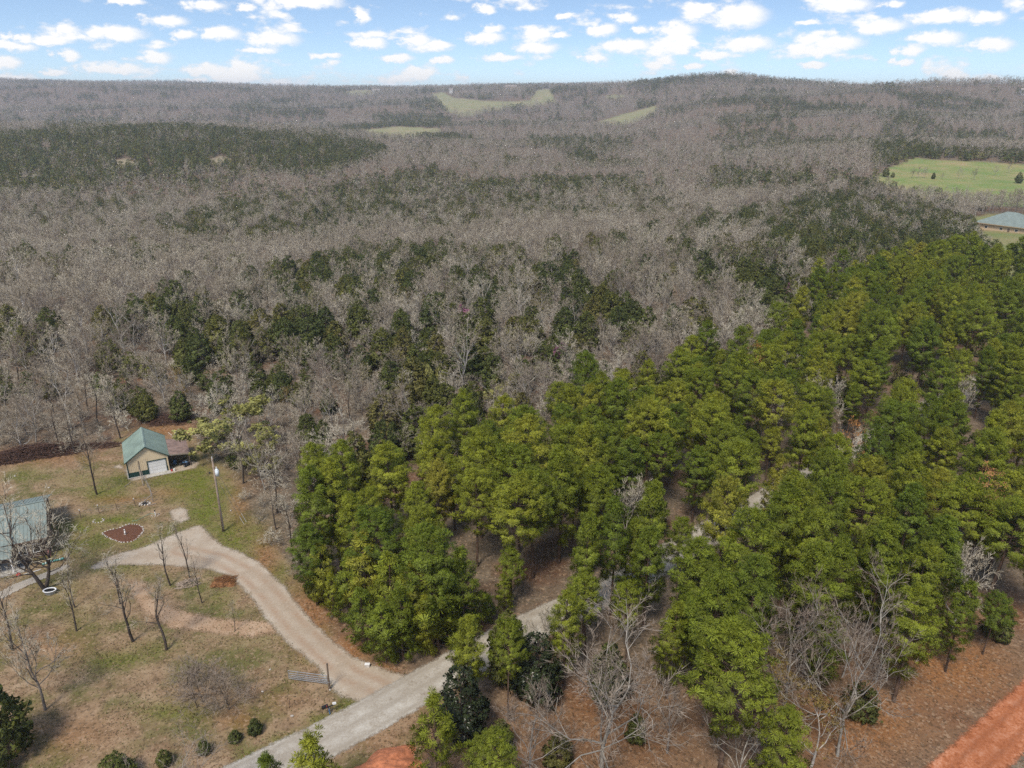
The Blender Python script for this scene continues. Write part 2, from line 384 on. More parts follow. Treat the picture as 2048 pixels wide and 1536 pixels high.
mead = ramp(N, L, noise(N, L, pos, 0.03, 6, 0.72), [(0.34, (0.34, 0.26, 0.13)), (0.45, (0.26, 0.26, 0.095)), (0.6, (0.16, 0.235, 0.06))])
c = mixc_(N, L, at.outputs['Alpha'], c, mead)
ab = N.new('ShaderNodeAttribute'); ab.attribute_name = 'bald'
c = mixc_(N, L, ab.outputs['Fac'], c, (0.29, 0.245, 0.155))
# single fallen leaves and tufts: light and dark cells
leafy = mrange(N, L, vs_.outputs[0], 0.80, 0.95); dark = mrange(N, L, vs_.outputs[1], 0.70, 0.95)
k1 = nmath(N, L, 'MULTIPLY', leafy, nmath(N, L, 'SUBTRACT', 0.55, nmath(N, L, 'MULTIPLY', gsum, 0.4)))
c = mixc_(N, L, k1, c, (0.36, 0.245, 0.155))
c = mixc_(N, L, nmath(N, L, 'MULTIPLY', dark, 0.5), c, (0.05, 0.036, 0.02))
princ(N, L, o, c, 0.95, bump=fine, bstr=0.5, bdist=0.12, spec=0.1)
terr = bpy.data.objects.new('terrain', grid_mesh('terrain', Vt, Fq, 'ground', {'cover': cover, 'bald': bald})); link(terr)
tag(terr, 'rolling ground of leaf litter, dry grass and far hills', kind='structure')

# ---- sheets laid on the ground: gravel road, drive, path, red dirt
def roadmat(name, stops, scale, tracks=None, softw=1.0, maxa=1.0, streak=False):
    m, nt, N, L, o = mat(name)
    pos = N.new('ShaderNodeNewGeometry').outputs['Position']
    n1 = noise(N, L, pos, scale, 5, 0.65); n2 = noise(N, L, pos, 4.0, 3, 0.7); n0 = noise(N, L, pos, 0.12, 3)
    f = nmath(N, L, 'ADD', nmath(N, L, 'MULTIPLY', n1, 0.6), nmath(N, L, 'MULTIPLY', n2, 0.4))
    c = ramp(N, L, f, stops)
    ed = N.new('ShaderNodeAttribute'); ed.attribute_name = 'edge'
    if tracks:
        tr = N.new('ShaderNodeAttribute'); tr.attribute_name = 'track'
        w = nmath(N, L, 'MULTIPLY', tr.outputs['Fac'], mrange(N, L, n1, 0.35, 0.6, 0.1, 0.8))
        c = mixc_(N, L, w, c, tracks)
    c = mixc_(N, L, mrange(N, L, n0, 0.4, 0.65, 0.0, 0.35), c, stops[0][1])
    b = N.new('ShaderNodeBsdfPrincipled'); L.new(c, b.inputs['Base Color']); b.inputs['Roughness'].default_value = 0.95
    b.inputs['Specular IOR Level'].default_value = 0.1
    bp = N.new('ShaderNodeBump'); bp.inputs['Strength'].default_value = 0.4; bp.inputs['Distance'].default_value = 0.04
    L.new(n2, bp.inputs['Height']); L.new(bp.outputs[0], b.inputs['Normal'])
    a = nmath(N, L, 'ADD', ed.outputs['Fac'], nmath(N, L, 'MULTIPLY', nmath(N, L, 'SUBTRACT', nmath(N, L, 'ADD', nmath(N, L, 'MULTIPLY', n1, 0.5), nmath(N, L, 'MULTIPLY', n2, 0.5)), 0.5), 3.2*softw))
    a = mrange(N, L, a, -0.5*softw, 0.7*softw, 0.0, maxa)
    tb = N.new('ShaderNodeBsdfTransparent'); mx = N.new('ShaderNodeMixShader')
    L.new(a, mx.inputs[0]); L.new(tb.outputs[0], mx.inputs[1]); L.new(b.outputs[0], mx.inputs[2]); L.new(mx.outputs[0], o.inputs[0])
    return m
roadmat('road_gravel', [(0.36, (0.28, 0.232, 0.175)), (0.5, (0.41, 0.365, 0.298)), (0.62, (0.50, 0.46, 0.39))], 0.6, (0.28, 0.235, 0.18), 0.5)
roadmat('drive_gravel', [(0.32, (0.30, 0.225, 0.155)), (0.5, (0.41, 0.335, 0.25)), (0.66, (0.49, 0.43, 0.345))], 0.45, (0.31, 0.19, 0.115), 0.6)
roadmat('track_dirt', [(0.35, (0.28, 0.175, 0.10)), (0.5, (0.40, 0.265, 0.165)), (0.65, (0.48, 0.35, 0.235))], 0.5, None, 0.8, 0.95)
roadmat('red_dirt', [(0.38, (0.27, 0.088, 0.036)), (0.5, (0.44, 0.16, 0.072)), (0.62, (0.56, 0.27, 0.16))], 0.9, (0.21, 0.07, 0.03), 0.6)
roadmat('concrete_walk', [(0.3, (0.33, 0.28, 0.22)), (0.7, (0.43, 0.38, 0.31))], 0.8, None, 0.02)
def sheet(name, poly, m, lift, cell, soft, label, track=None, zoff=None):
    poly = [(p[0], p[1]) for p in poly]
    xs = [p[0] for p in poly]; ys = [p[1] for p in poly]; pad = soft+cell
    gx = np.arange(min(xs)-pad, max(xs)+pad, cell); gy = np.arange(min(ys)-pad, max(ys)+pad, cell)
    XX, YY = np.meshgrid(gx, gy)
    D = sdist(XX, YY, poly)
    ok = D > -soft
    okc = ok[:-1, :-1] & ok[1:, :-1] & ok[:-1, 1:] & ok[1:, 1:]
    idx = np.arange(XX.size).reshape(XX.shape)
    F = np.stack([idx[:-1, :-1], idx[:-1, 1:], idx[1:, 1:], idx[1:, :-1]], -1)[okc]
    used = np.unique(F); remap = np.full(XX.size, -1); remap[used] = np.arange(len(used))
    x, y = XX.ravel()[used], YY.ravel()[used]
    z = hz(x, y)+lift
    at_ = {'edge': D.ravel()[used]+(0.55 if name == 'driveway' else 0.0)}
    at_['track'] = track(x, y) if track else np.zeros(len(x))
    ob = bpy.data.objects.new(name, grid_mesh(name, np.stack([x, y, z], -1), remap[F], m, at_)); link(ob)
    return tag(ob, label, kind='structure')
def ribbon(pts, w):
    pts = [Vector((p[0], p[1])) for p in pts]; Lp, Rp = [], []
    for i, p in enumerate(pts):
        d = (pts[min(i+1, len(pts)-1)]-pts[max(i-1, 0)]).normalized(); n = Vector((-d.y, d.x))
        Lp.append(tuple(p+n*w/2)); Rp.append(tuple(p-n*w/2))
    return Lp+Rp[::-1]
def smoothline(pts, it=3):
    for _ in range(it):
        q = [pts[0]]
        for a, b in zip(pts[:-1], pts[1:]):
            q += [(a[0]*.75+b[0]*.25, a[1]*.75+b[1]*.25), (a[0]*.25+b[0]*.75, a[1]*.25+b[1]*.75)]
        pts = q+[pts[-1]]
    return pts
ROAD = smoothline([(-48, 37), (-19.5, 56.9), (-10.6, 64.2), (-1.4, 72.3), (12.7, 82), (22, 90), (38.6, 103.7), (49.6, 113.5), (62, 124), (110.9, 163.7), (190, 226)])
RED = [(20, 37.5), (41.3, 52.9), (58.5, 64.9), (130, 114)]
def rtrack(pts, offs, w):
    def f(x, y):
        r = np.zeros(len(x))
        for off in offs:
            d = np.abs(linedist(x, y, pts)-off)
            r = np.maximum(r, np.exp(-(d/w)**2))
        return r
    return f
sheet('road', ribbon(ROAD, 5.0), 'road_gravel', 0.03, 0.5, 0.6, 'pale chip-sealed road running diagonally under the pines', rtrack(ROAD, (0.05, 1.9), 0.3))
DRIVE = [tuple(P(u, v).xy) for u, v in [(375, 1062), (398, 1054), (412, 1072), (440, 1095), (480, 1110), (515, 1130), (560, 1175), (600, 1230), (650, 1280), (700, 1320), (760, 1343), (806, 1358),
    (745, 1402), (690, 1388), (662, 1358), (645, 1332), (618, 1310), (580, 1280), (545, 1240), (510, 1190), (470, 1148), (430, 1136), (385, 1130), (300, 1124), (235, 1126), (190, 1134), (225, 1114), (290, 1098), (330, 1080), (358, 1068)]]
DCL = [tuple(P(u, v).xy) for u, v in [(360, 1100), (440, 1118), (500, 1150), (545, 1195), (590, 1250), (650, 1305), (700, 1350), (760, 1375)]]
sheet('driveway', DRIVE, 'drive_gravel', 0.018, 0.45, 1.5, 'sandy gravel driveway curving from the road to the yard', rtrack(DCL, (0.9,), 0.45))
sheet('dirt_path', [tuple(P(u, v).xy) for u, v in [(255, 1160), (290, 1163), (305, 1195), (345, 1215), (430, 1236), (540, 1243), (575, 1262), (500, 1276), (420, 1266), (335, 1256), (285, 1222), (265, 1190)]],
      'track_dirt', 0.010, 0.5, 1.4, 'worn bare dirt track across the front yard')
sheet('gravel_patch', [tuple(P(u, v).xy) for u, v in [(338, 1022), (358, 1014), (375, 1020), (378, 1038), (362, 1046), (345, 1040)]], 'drive_gravel', 0.012, 0.4, 1.2, 'small worn gravel patch in the green grass lane')
sheet('garage_apron', [tuple(P(u, v).xy) for u, v in [(225, 935), (240, 927), (262, 962), (300, 955), (345, 946), (392, 936), (400, 925), (385, 922), (345, 935), (335, 925), (250, 938)]], 'drive_gravel', 0.012, 0.4, 0.9, 'pale gravel around the garage footing')
sheet('red_dirt_road', ribbon(RED, 4.6), 'red_dirt', 0.03, 0.5, 0.5, 'bare red clay track in the lower right corner', rtrack(RED, (0.95,), 0.28))
WALK = [tuple(P(u, v).xy) for u, v in [(-60, 1204), (0, 1183), (30, 1167), (85, 1147), (135, 1128), (141, 1134), (92, 1157), (40, 1180), (8, 1197), (-50, 1222)]]
sheet('footpath', WALK, 'concrete_walk', 0.05, 0.25, 0.05, 'narrow concrete walk leading to the house porch')

# ------------------------------------------------------------------ mesh building
class Soup:
    """triangles with their own normals, tint and material slot"""
    def __init__(s): s.V, s.N, s.T, s.M = [], [], [], []
    def add(s, V, Nn, T, mi):
        s.V.append(V); s.N.append(Nn); s.T.append(np.broadcast_to(T, (len(V),)).astype(float)); s.M.append(np.full(len(V), mi))
    def mesh(s, name, mats, keep=None):
        V = np.concatenate(s.V); Nn = np.concatenate(s.N); T = np.concatenate(s.T); M = np.concatenate(s.M)
        if keep is not None:
            k = np.isin(M, keep); V, Nn, T, M = V[k], Nn[k], T[k], M[k]
        g = np.cross(V[:, 1]-V[:, 0], V[:, 2]-V[:, 0])
        fl = (g*Nn.mean(1)).sum(1) < 0
        V[fl] = V[fl][:, ::-1]; Nn[fl] = Nn[fl][:, ::-1]
        me = grid_mesh(name, V.reshape(-1, 3), np.arange(len(V)*3).reshape(-1, 3), None, {'tint': np.repeat(T, 3)})
        used = sorted(set(M.tolist()))
        for u in used: me.materials.append(MATS[mats[u]])
        mi = np.array([used.index(a) for a in M], np.int32); me.polygons.foreach_set('material_index', mi)
        ln = np.linalg.norm(Nn, axis=2, keepdims=True); ln[ln == 0] = 1
        me.normals_split_custom_set_from_vertices((Nn/ln).reshape(-1, 3).tolist())
        return me
def unit(a): return a/np.maximum(np.linalg.norm(a, axis=-1, keepdims=True), 1e-9)
def tubes(S, segs, sides, mi, tint=0.5):
    A = np.array([[*a, *b, r0, r1] for a, b, r0, r1 in segs], float)
    if not len(A): return
    p0, p1, r0, r1 = A[:, :3], A[:, 3:6], A[:, 6], A[:, 7]
    d = unit(p1-p0); ref = np.where(np.abs(d[:, 2:3]) > 0.9, np.array([[1., 0, 0]]), np.array([[0, 0, 1.]]))
    a = unit(np.cross(d, ref)); b = np.cross(d, a)
    for k in range(sides):
        t0, t1 = 2*math.pi*k/sides, 2*math.pi*(k+1)/sides
        n0 = a*math.cos(t0)+b*math.sin(t0); n1 = a*math.cos(t1)+b*math.sin(t1)
        q00, q01 = p0+n0*r0[:, None], p0+n1*r0[:, None]; q10, q11 = p1+n0*r1[:, None], p1+n1*r1[:, None]
        S.add(np.stack([q00, q01, q11], 1), np.stack([n0, n1, n1], 1), tint, mi)
        S.add(np.stack([q00, q11, q10], 1), np.stack([n0, n1, n0], 1), tint, mi)
def slivers(S, p0, p1, w, rng, mi, tint):
    d = unit(p1-p0); s = unit(np.cross(d, rng.normal(size=d.shape)))*w[:, None]/2
    n = unit(np.cross(d, s)+np.array([0, 0, 0.4])); n3 = np.repeat(n[:, None], 3, 1)
    S.add(np.stack([p0-s, p0+s, p1], 1), n3, tint, mi)
def clumps(S, C, R, n, rng, mi, w, up, cen, wd=0.35, tvar=None, flat=1.0, co=0.6):
    K = len(C)
    d = rng.normal(size=(K, n, 3)); d[..., 2] *= flat; d[..., 2] += up; d = unit(d)
    s = unit(np.cross(d, rng.normal(size=d.shape)))*(w*R[:, None, None]*rng.uniform(0.7, 1.3, (K, n, 1)))
    r = R[:, None, None]
    b = C[:, None]+d*r*0.12; t = C[:, None]+d*r*rng.uniform(0.65, 1.1, (K, n, 1))
    o = unit(C-cen)[:, None]
    nn = unit(d*0.6+o*co+np.array([0, 0, wd]))
    V = np.stack([b, t+s, t-s], 2).reshape(-1, 3, 3); Nn = np.repeat(nn[:, :, None], 3, 2).reshape(-1, 3, 3)
    if tvar is None: tvar = rng.uniform(0, 1, K)
    T = np.repeat(tvar, n)+rng.uniform(-.15, .15, K*n)
    S.add(V, Nn, np.clip(T, 0, 1), mi)

def pine(seed, h=20.0, cw=8.0, low=0.33, whorls=15, per=5, ncl=4, nt=22, rc=0.62, sides=6, spire=0.0, nw=0.105):
    rng = np.random.default_rng(seed); S = Soup(); segs, limb = [], []
    lean = rng.normal(size=2)*0.02; r0 = 0.0115*h
    def axis(t): return np.array([lean[0]*t*t*h+0.12*math.sin(5*t+seed), lean[1]*t*t*h+0.12*math.cos(4*t+seed), t*h*0.97])
    ts = np.linspace(0, 1, 9)
    for a, b in zip(ts[:-1], ts[1:]): segs.append((axis(a), axis(b), r0*(1-0.85*a)+0.02, r0*(1-0.85*b)+0.02))
    C, R = [], []
    for w in range(whorls):
        t = (w+rng.uniform(-.3, .3))/(whorls-1); t = min(max(t, 0), 1)
        zt = low+(1-low)*t
        prof = (1-t**2.4)**0.62*(0.55+0.45*min(1, t/0.3))*(1-spire*t*0.55)+0.05
        nb = max(3, int(per+rng.integers(-1, 2)-(2 if t < .15 else 0)))
        a0 = rng.uniform(0, 6.28)
        for k in range(nb):
            if rng.uniform() < 0.10+0.2*(t < 0.2): continue
            az_ = a0+6.283*k/nb+rng.uniform(-.35, .35); Lb = cw/2*prof*rng.uniform(0.72, 1.15)
            rise = 0.10+0.75*t**1.5+rng.uniform(-.1, .12)
            p0 = axis(zt*0.985); d = np.array([math.cos(az_), math.sin(az_), rise]); d /= math.hypot(1, rise)
            p1 = p0+d*Lb*0.55; p2 = p1+(d+np.array([0, 0, 0.22]))*Lb*0.45
            limb.append((p0, p1, 0.035+0.012*Lb, 0.02+0.006*Lb)); limb.append((p1, p2, 0.02+0.006*Lb, 0.012))
            m_ = max(2, int(ncl*(0.45+0.75*prof)+rng.uniform(-.5, .9)))
            side = np.array([-math.sin(az_), math.cos(az_), 0])
            for q_ in range(m_):
                f = 1-0.62*(q_/m_)*rng.uniform(0.8, 1.2)
                off = 0 if q_ == 0 else rng.uniform(-1, 1)*(0.28*Lb*f+0.25)
                pt = (p0+(p1-p0)*min(f/0.55, 1)) if f < 0.55 else p1+(p2-p1)*(f-0.55)/0.45
                C.append(pt+side*off+np.array([0, 0, rng.uniform(-.05, .4)])); R.append(rc*rng.uniform(0.75, 1.3)*(0.85+0.15*prof))
    for k in range(4): C.append(axis(1)+rng.normal(size=3)*np.array([.4, .4, .35])+np.array([0, 0, 0.1])); R.append(rc*0.9)
    tubes(S, segs, sides, 0); tubes(S, limb, 3, 0)
    C = np.array(C); R = np.array(R)
    clumps(S, C, R, nt, rng, 1, nw, 0.5, np.array([0, 0, h*0.62]), 0.35, co=0.9)
    return S
def cedar(seed, h=9.0, cw=5.0, ncl=170, nt=13, rc=0.62, sides=5, shape=0.75):
    rng = np.random.default_rng(seed); S = Soup()
    segs = [(np.array([0, 0, a*h]), np.array([0, 0, b*h]), 0.14*(1-a)+.02, 0.14*(1-b)+.02) for a, b in ((0, .3), (.3, .65), (.65, .95))]
    t = rng.beta(1.15, 1.5, ncl); az_ = rng.uniform(0, 6.283, ncl)
    prof = (1-t**1.5)**shape*(0.6+0.4*np.minimum(1, t/0.18))
    lob = 1+0.22*np.sin(3*az_+seed)*np.sin(7*t+seed)+0.12*rng.normal(size=ncl)
    rr = cw/2*prof*lob*rng.uniform(0.55, 1.0, ncl)**0.6
    C = np.stack([rr*np.cos(az_), rr*np.sin(az_), h*(0.06+0.93*t)], 1)
    R = rc*rng.uniform(0.7, 1.3, ncl)*(0.6+0.55*(1-t))
    C = np.vstack([C, [[0, 0, h*0.97], [0.1, 0, h*0.92]]]); R = np.append(R, [rc*.5, rc*.6])
    limb = [(np.array([0, 0, c_[2]*0.85]), c_, 0.03, 0.01) for c_ in C[::5]]
    tubes(S, segs, sides, 0); tubes(S, limb, 3, 0)
    clumps(S, C, R, nt, rng, 1, 0.22, 0.75, np.array([0, 0, h*0.35]), 0.3)
    return S
def bare(seed, h=13.0, spread=0.55, tf=0.32, nl=8, n2=6, n3=5, n4=5, tw=0.045, sides=5, multi=1, up=0.12, leaves=0, lrad=0.3, flare=1.0, zig=0.2, fork=0.28):
    """leafless tree: wood 0 = trunk and limbs, 1 = twigs, 2 = leaves or buds"""
    rng = np.random.default_rng(seed); S = Soup(); big, fine, tw0, tw1, lc = [], [], [], [], []
    def run(p, d, L, ra, rb, n, out, z_):
        pts = [p]
        for i in range(n):
            d = unit(d+rng.normal(size=3)*z_+np.array([0, 0, up]))
            q_ = p+d*L/n
            out.append((p, q_, ra+(rb-ra)*i/n, ra+(rb-ra)*(i+1)/n)); p = q_; pts.append(p)
        return pts, d
    def off(d, a):
        s = unit(np.cross(d, rng.normal(size=3))); return unit(d*math.cos(a)+s*math.sin(a))
    for mt in range(multi):
        base = rng.normal(size=3)*np.array([.25, .25, 0])*(multi > 1); ld = rng.normal(size=3)*0.06+np.array([0, 0, 1])
        if multi > 1: ld = unit(ld+fork*unit(np.array([math.cos(mt*2.6+seed), math.sin(mt*2.6+seed), 0])))
        r0 = 0.0135*h*flare*(0.75 if multi > 1 else 1)
        tp, d0 = run(base, ld, tf*h, r0*1.15, r0*0.72, 4, big, 0.05)
        lp, d1 = run(tp[-1], unit(d0+np.array([0, 0, .3])), (1-tf)*h*0.75, r0*0.7, r0*0.12, 5, big, zig*0.6)
        spots = []
        for k in range(nl):
            f = rng.uniform(0.55, 1.0) if k < nl*0.35 else None
            if f is not None: i = min(3, int(f*4)); pt = tp[i]+(tp[i+1]-tp[i])*(f*4-i); hh = f*tf
            else:
                f = rng.uniform(0, 0.75); i = min(4, int(f*5)); pt = lp[i]+(lp[i+1]-lp[i])*(f*5-i); hh = tf+f*(1-tf)*.75
            az_ = 2.4*k+rng.uniform(-.5, .5); inc = rng.uniform(0.45, 1.05)*(1.25-0.6*hh)*(spread/0.55)
            d = np.array([math.cos(az_)*math.sin(inc), math.sin(az_)*math.sin(inc), math.cos(inc)])
            spots.append((pt, d, h*spread*rng.uniform(0.62, 1.05)*(1.12-0.65*hh), r0*rng.uniform(.32, .5)*(1.1-.6*hh)))
        spots.append((lp[-2], d1, h*0.16, r0*0.12))
        for pt, d, L, r in spots:
            pl, dl = run(pt, d, L, r, r*0.25, 4, big, zig)
            for k in range(n2):
                f = 0.25+0.75*(k+rng.uniform(0, 1))/n2; f = min(f, 0.999); i = int(f*4); p2 = pl[i]+(pl[i+1]-pl[i])*(f*4-i)
                dd = off(unit(pl[i+1]-pl[i]), rng.uniform(.45, .95)); L2 = L*rng.uniform(.32, .55)*(1.15-.55*f)
                q2, d2 = run(p2, dd, L2, max(r*0.42*(1-f*.5), .016), .012, 3, big if L2 > 1.6 and n3 > 2 else fine, zig*1.2)
                for k3 in range(n3):
                    f3 = 0.2+0.8*(k3+rng.uniform(0, 1))/n3; f3 = min(f3, .999); i3 = int(f3*3); p3 = q2[i3]+(q2[i3+1]-q2[i3])*(f3*3-i3)
                    d3 = off(unit(q2[i3+1]-q2[i3]), rng.uniform(.4, .95)); L3 = max(.55, L2*rng.uniform(.35, .6))
                    e3 = p3+unit(d3+np.array([0, 0, .15]))*L3
                    tw0.append(p3); tw1.append(e3)
                    if leaves: lc.append(e3)
                    for k4 in range(n4):
                        f4 = rng.uniform(.25, 1); p4 = p3+(e3-p3)*f4; tw0.append(p4); tw1.append(p4+off(unit(e3-p3), rng.uniform(.3, .9))*L3*rng.uniform(.35, .7))
    tubes(S, big, sides, 0); tubes(S, fine, 3, 1)
    tw0 = np.array(tw0); tw1 = np.array(tw1)
    slivers(S, tw0, tw1, tw*rng.uniform(.7, 1.4, len(tw0)), rng, 1, 0.5)
    if leaves:
        lc = np.array(lc); clumps(S, lc, np.full(len(lc), lrad)*rng.uniform(.6, 1.4, len(lc)), leaves, rng, 2, 0.3, 0.1, np.array([0, 0, h*.5]))
    return S

PINE_M = {0: 'pine_bark', 1: 'pine_needles'}; DEADP_M = {0: 'pine_bark', 1: 'dead_needles'}
CEDAR_M = {0: 'dark_bark', 1: 'cedar_foliage'}
OAK_M = {0: 'grey_bark', 1: 'twig_bark'}; PALE_M = {0: 'pale_bark', 1: 'brown_twig'}; DARK_M = {0: 'dark_bark', 1: 'twig_bark'}
KINDS = {}
def kind(key, soups, mats, h, crown=(1,)):
    """near models: a trunk mesh and a crown mesh each"""
    KINDS[key] = (h, [(s.mesh('trunk', mats, [0]), s.mesh('crown', mats, list(crown))) for s in soups])
kind('pine', [pine(10+i, 20, 6.4+0.9*(i % 4), 0.20+0.09*((i*5) % 4), 15, 6, 5, 66, 0.56, nw=0.058) for i in range(11)], PINE_M, 20)
kind('young_pine', [pine(40+i, 9, 4.6, 0.08, 11, 5, 3, 60, 0.5, spire=0.9, nw=.06) for i in range(2)], PINE_M, 9)
kind('dead_pine', [pine(50, 18, 6, 0.5, 9, 4, 2, 12, 0.5)], DEADP_M, 18)
kind('cedar', [cedar(60+i, 9, 5.2+0.6*(i % 4), 260, 20, 0.60, shape=0.42+0.1*(i % 3)) for i in range(7)], CEDAR_M, 9)
kind('bare', [bare(80+i, 13, 0.5+0.05*(i % 3), 0.28+0.05*(i % 2), 10, 6, 5, 10, 0.043) for i in range(8)], OAK_M, 13)
kind('brown', [bare(140+i, 13, 0.52, 0.28, 9, 6, 6, 9, 0.03, flare=.85) for i in range(4)], {0: 'grey_bark', 1: 'brown_twig'}, 13)
kind('pale', [bare(95+i, 13, 0.60, 0.24, 11, 7, 6, 8, 0.03, zig=0.24, flare=0.8) for i in range(3)], PALE_M, 13)
kind('thin', [bare(100+i, 10, 0.36, 0.45, 8, 4, 4, 4, 0.03, flare=0.85) for i in range(4)], DARK_M, 10)
kind('shrub', [bare(110+i, 4, 0.6, 0.08, 7, 4, 4, 4, 0.022, multi=3, flare=0.9) for i in range(2)], {0: 'dark_bark', 1: 'brown_twig'}, 4)

kind('willow', [bare(120+i, 10, 0.62, 0.2, 9, 6, 5, 2, 0.03, leaves=26, lrad=0.34) for i in range(2)], {0: 'grey_bark', 1: 'twig_bark', 2: 'willow_leaf'}, 10, (1, 2))
kind('amber', [bare(124+i, 10, 0.5, 0.25, 8, 6, 4, 2, 0.03, leaves=11, lrad=0.2) for i in range(2)], {0: 'grey_bark', 1: 'twig_bark', 2: 'amber_leaf'}, 10, (1, 2))
kind('redbud', [bare(128, 6, 0.6, 0.2, 8, 5, 4, 2, 0.03, leaves=11, lrad=0.3)], {0: 'dark_bark', 1: 'twig_bark', 2: 'redbud_bloom'}, 6, (1, 2))
kind('holly', [cedar(130, 9, 5.0, 260, 20, 0.5, shape=.5)], {0: 'dark_bark', 1: 'holly_leaf'}, 9)
kind('forked', [bare(133, 13, 0.62, 0.26, 10, 6, 5, 5, 0.035, 7, multi=2, flare=1.55, zig=.24, fork=0.5)], {0: 'dark_bark', 1: 'twig_bark'}, 13)
# far models, trunk and crown in one mesh, for the woodland masses
NOPROTO = {}
def protos(key, soups, mats):
    c = bpy.data.collections.new(key)
    for i, s in enumerate(soups):
        ob = bpy.data.objects.new('%s_%02d' % (key, i), s.mesh(key, mats)); c.objects.link(ob)
    NOPROTO[key] = (c, len(soups))
protos('mid_pine', [pine(200+i, 20, 7.4, 0.36, 11, 5, 3, 18, 0.8, 4, nw=0.17) for i in range(4)], PINE_M)
protos('mid_cedar', [cedar(210+i, 9, 5.8, 90, 11, 0.85, 3, shape=.45) for i in range(4)], CEDAR_M)
protos('mid_bare', [bare(220+i, 12, 0.52, 0.28, 8, 5, 4, 3, 0.075, 3) for i in range(6)], OAK_M)
protos('far_cedar', [cedar(230+i, 9, 6.4, 28, 8, 1.4, 3, shape=.45) for i in range(3)], CEDAR_M)
protos('far_bare', [bare(240+i, 12, 0.52, 0.28, 6, 4, 3, 1, 0.17, 3) for i in range(4)], OAK_M)
protos('low_brush', [bare(250+i, 3.2, 0.6, 0.1, 6, 4, 3, 3, 0.05, 3, multi=2) for i in range(3)], OAK_M)

# ------------------------------------------------------------------ where the trees stand
rng = np.random.default_rng(7)
CEDARS = [([(0, 262), (200, 252), (350, 246), (520, 258), (700, 272), (795, 296), (640, 335), (450, 345), (250, 350), (100, 380), (-300, 400), (-300, 270)], .9),
 ([(480, 390), (860, 325), (1130, 395), (1230, 440), (1050, 440), (900, 450), (700, 455), (560, 470), (430, 480), (250, 450)], .62),
 ([(520, 530), (700, 480), (900, 470), (880, 560), (700, 640), (520, 680), (330, 700), (190, 620), (210, 570)], .62),
 ([(660, 640), (840, 620), (1010, 640), (1180, 560), (1320, 620), (1240, 700), (1000, 720), (830, 740), (700, 700)], .72),
 ([(1350, 440), (1500, 410), (1640, 390), (1900, 420), (2010, 470), (2060, 520), (1900, 520), (1700, 530), (1560, 490), (1540, 450)], .84),
 ([(850, 740), (1000, 740), (950, 830), (880, 860), (830, 800)], .5), ([(-200, 720), (60, 720), (140, 800), (130, 860), (-200, 880)], .2),
 ([(740, 230), (880, 226), (910, 250), (780, 256)], .9), ([(470, 214), (660, 220), (650, 236), (470, 230)], .85), ([(90, 240), (240, 232), (230, 256), (90, 262)], .6),
 ([(1740, 270), (1900, 290), (2200, 305), (2200, 330), (1840, 312), (1750, 320)], .85), ([(1420, 330), (1640, 335), (1650, 372), (1430, 372)], .65),
 ([(1440, 225), (1580, 220), (1600, 290), (1440, 300)], .5), ([(1750, 210), (1850, 215), (1850, 275), (1770, 270)], .55), ([(1060, 270), (1270, 272), (1270, 290), (1060, 288)], .75),
 ([(150, 370), (420, 330), (500, 350), (300, 420), (60, 450), (0, 430)], .38), ([(1130, 395), (1330, 360), (1350, 420), (1230, 440)], .4), ([(940, 560), (1110, 540), (1140, 600), (980, 620)], .3),
 ([(-200, 530), (100, 530), (400, 500), (700, 462), (900, 452), (1100, 425), (1300, 430), (1250, 470), (1050, 475), (900, 478), (700, 485), (530, 530), (300, 572), (170, 620), (-200, 640)], -.1)]
PINES = [(590, 935), (700, 862), (880, 840), (1000, 832), (1130, 765), (1300, 735), (1400, 690), (1500, 650), (1600, 590), (1700, 545), (1800, 505), (1950, 490), (2150, 510), (2300, 1100), (2120, 1240), (1850, 1200), (1520, 1270),
         (1440, 1370), (1330, 1180), (1230, 1130), (1100, 1150), (1000, 1200), (880, 1270), (760, 1250), (680, 1160), (620, 1060)]
PINES_N = [(600, 900), (900, 840), (1400, 900), (1400, 1200), (1100, 1240), (1000, 1300), (880, 1340), (790, 1300), (700, 1200), (640, 1100)]
TREES = []     # (kind, x, y, z, height, width factor, name, label, group)
def clear_near(x, y):
    """true where no tree may stand: roads and clearings"""
    u, v = proj(x, y, hz(x, y))
    c = linedist(x, y, ROAD) < 3.5
    c |= linedist(x, y, RED) < 6.3
    c |= inpoly(u, v, YARD) & (y < 170)
    c |= inpoly(u, v, [(650, 1420), (850, 1400), (890, 1900), (560, 1900)])
    c |= inpoly(u, v, [(1600, 1700), (1700, 1470), (1850, 1370), (2048, 1270), (2300, 1200), (2300, 1700)])
    for pl in MEADOWS+BALD+[HOUSE_LOT]: c |= inpoly(u, v, pl)
    return c
placed, _seen, _grid = [], [], {}
def free(x, y, r):
    while len(_seen) < len(placed):
        a = placed[len(_seen)]; _seen.append(1); _grid.setdefault((int(a[0]//7), int(a[1]//7)), []).append(a)
    i, j = int(x//7), int(y//7)
    return all((a[0]-x)**2+(a[1]-y)**2 > ((a[2]+r)*0.5)**2 for p in (-1, 0, 1) for q_ in (-1, 0, 1) for a in _grid.get((i+p, j+q_), ()))
def top(u, v, h):
    """base of a tree of height h whose top is seen at (u, v)"""
    p = P(u, v, h)
    for _ in range(6): p = P(u, v, h+zg(p.x, p.y))
    return p.x, p.y
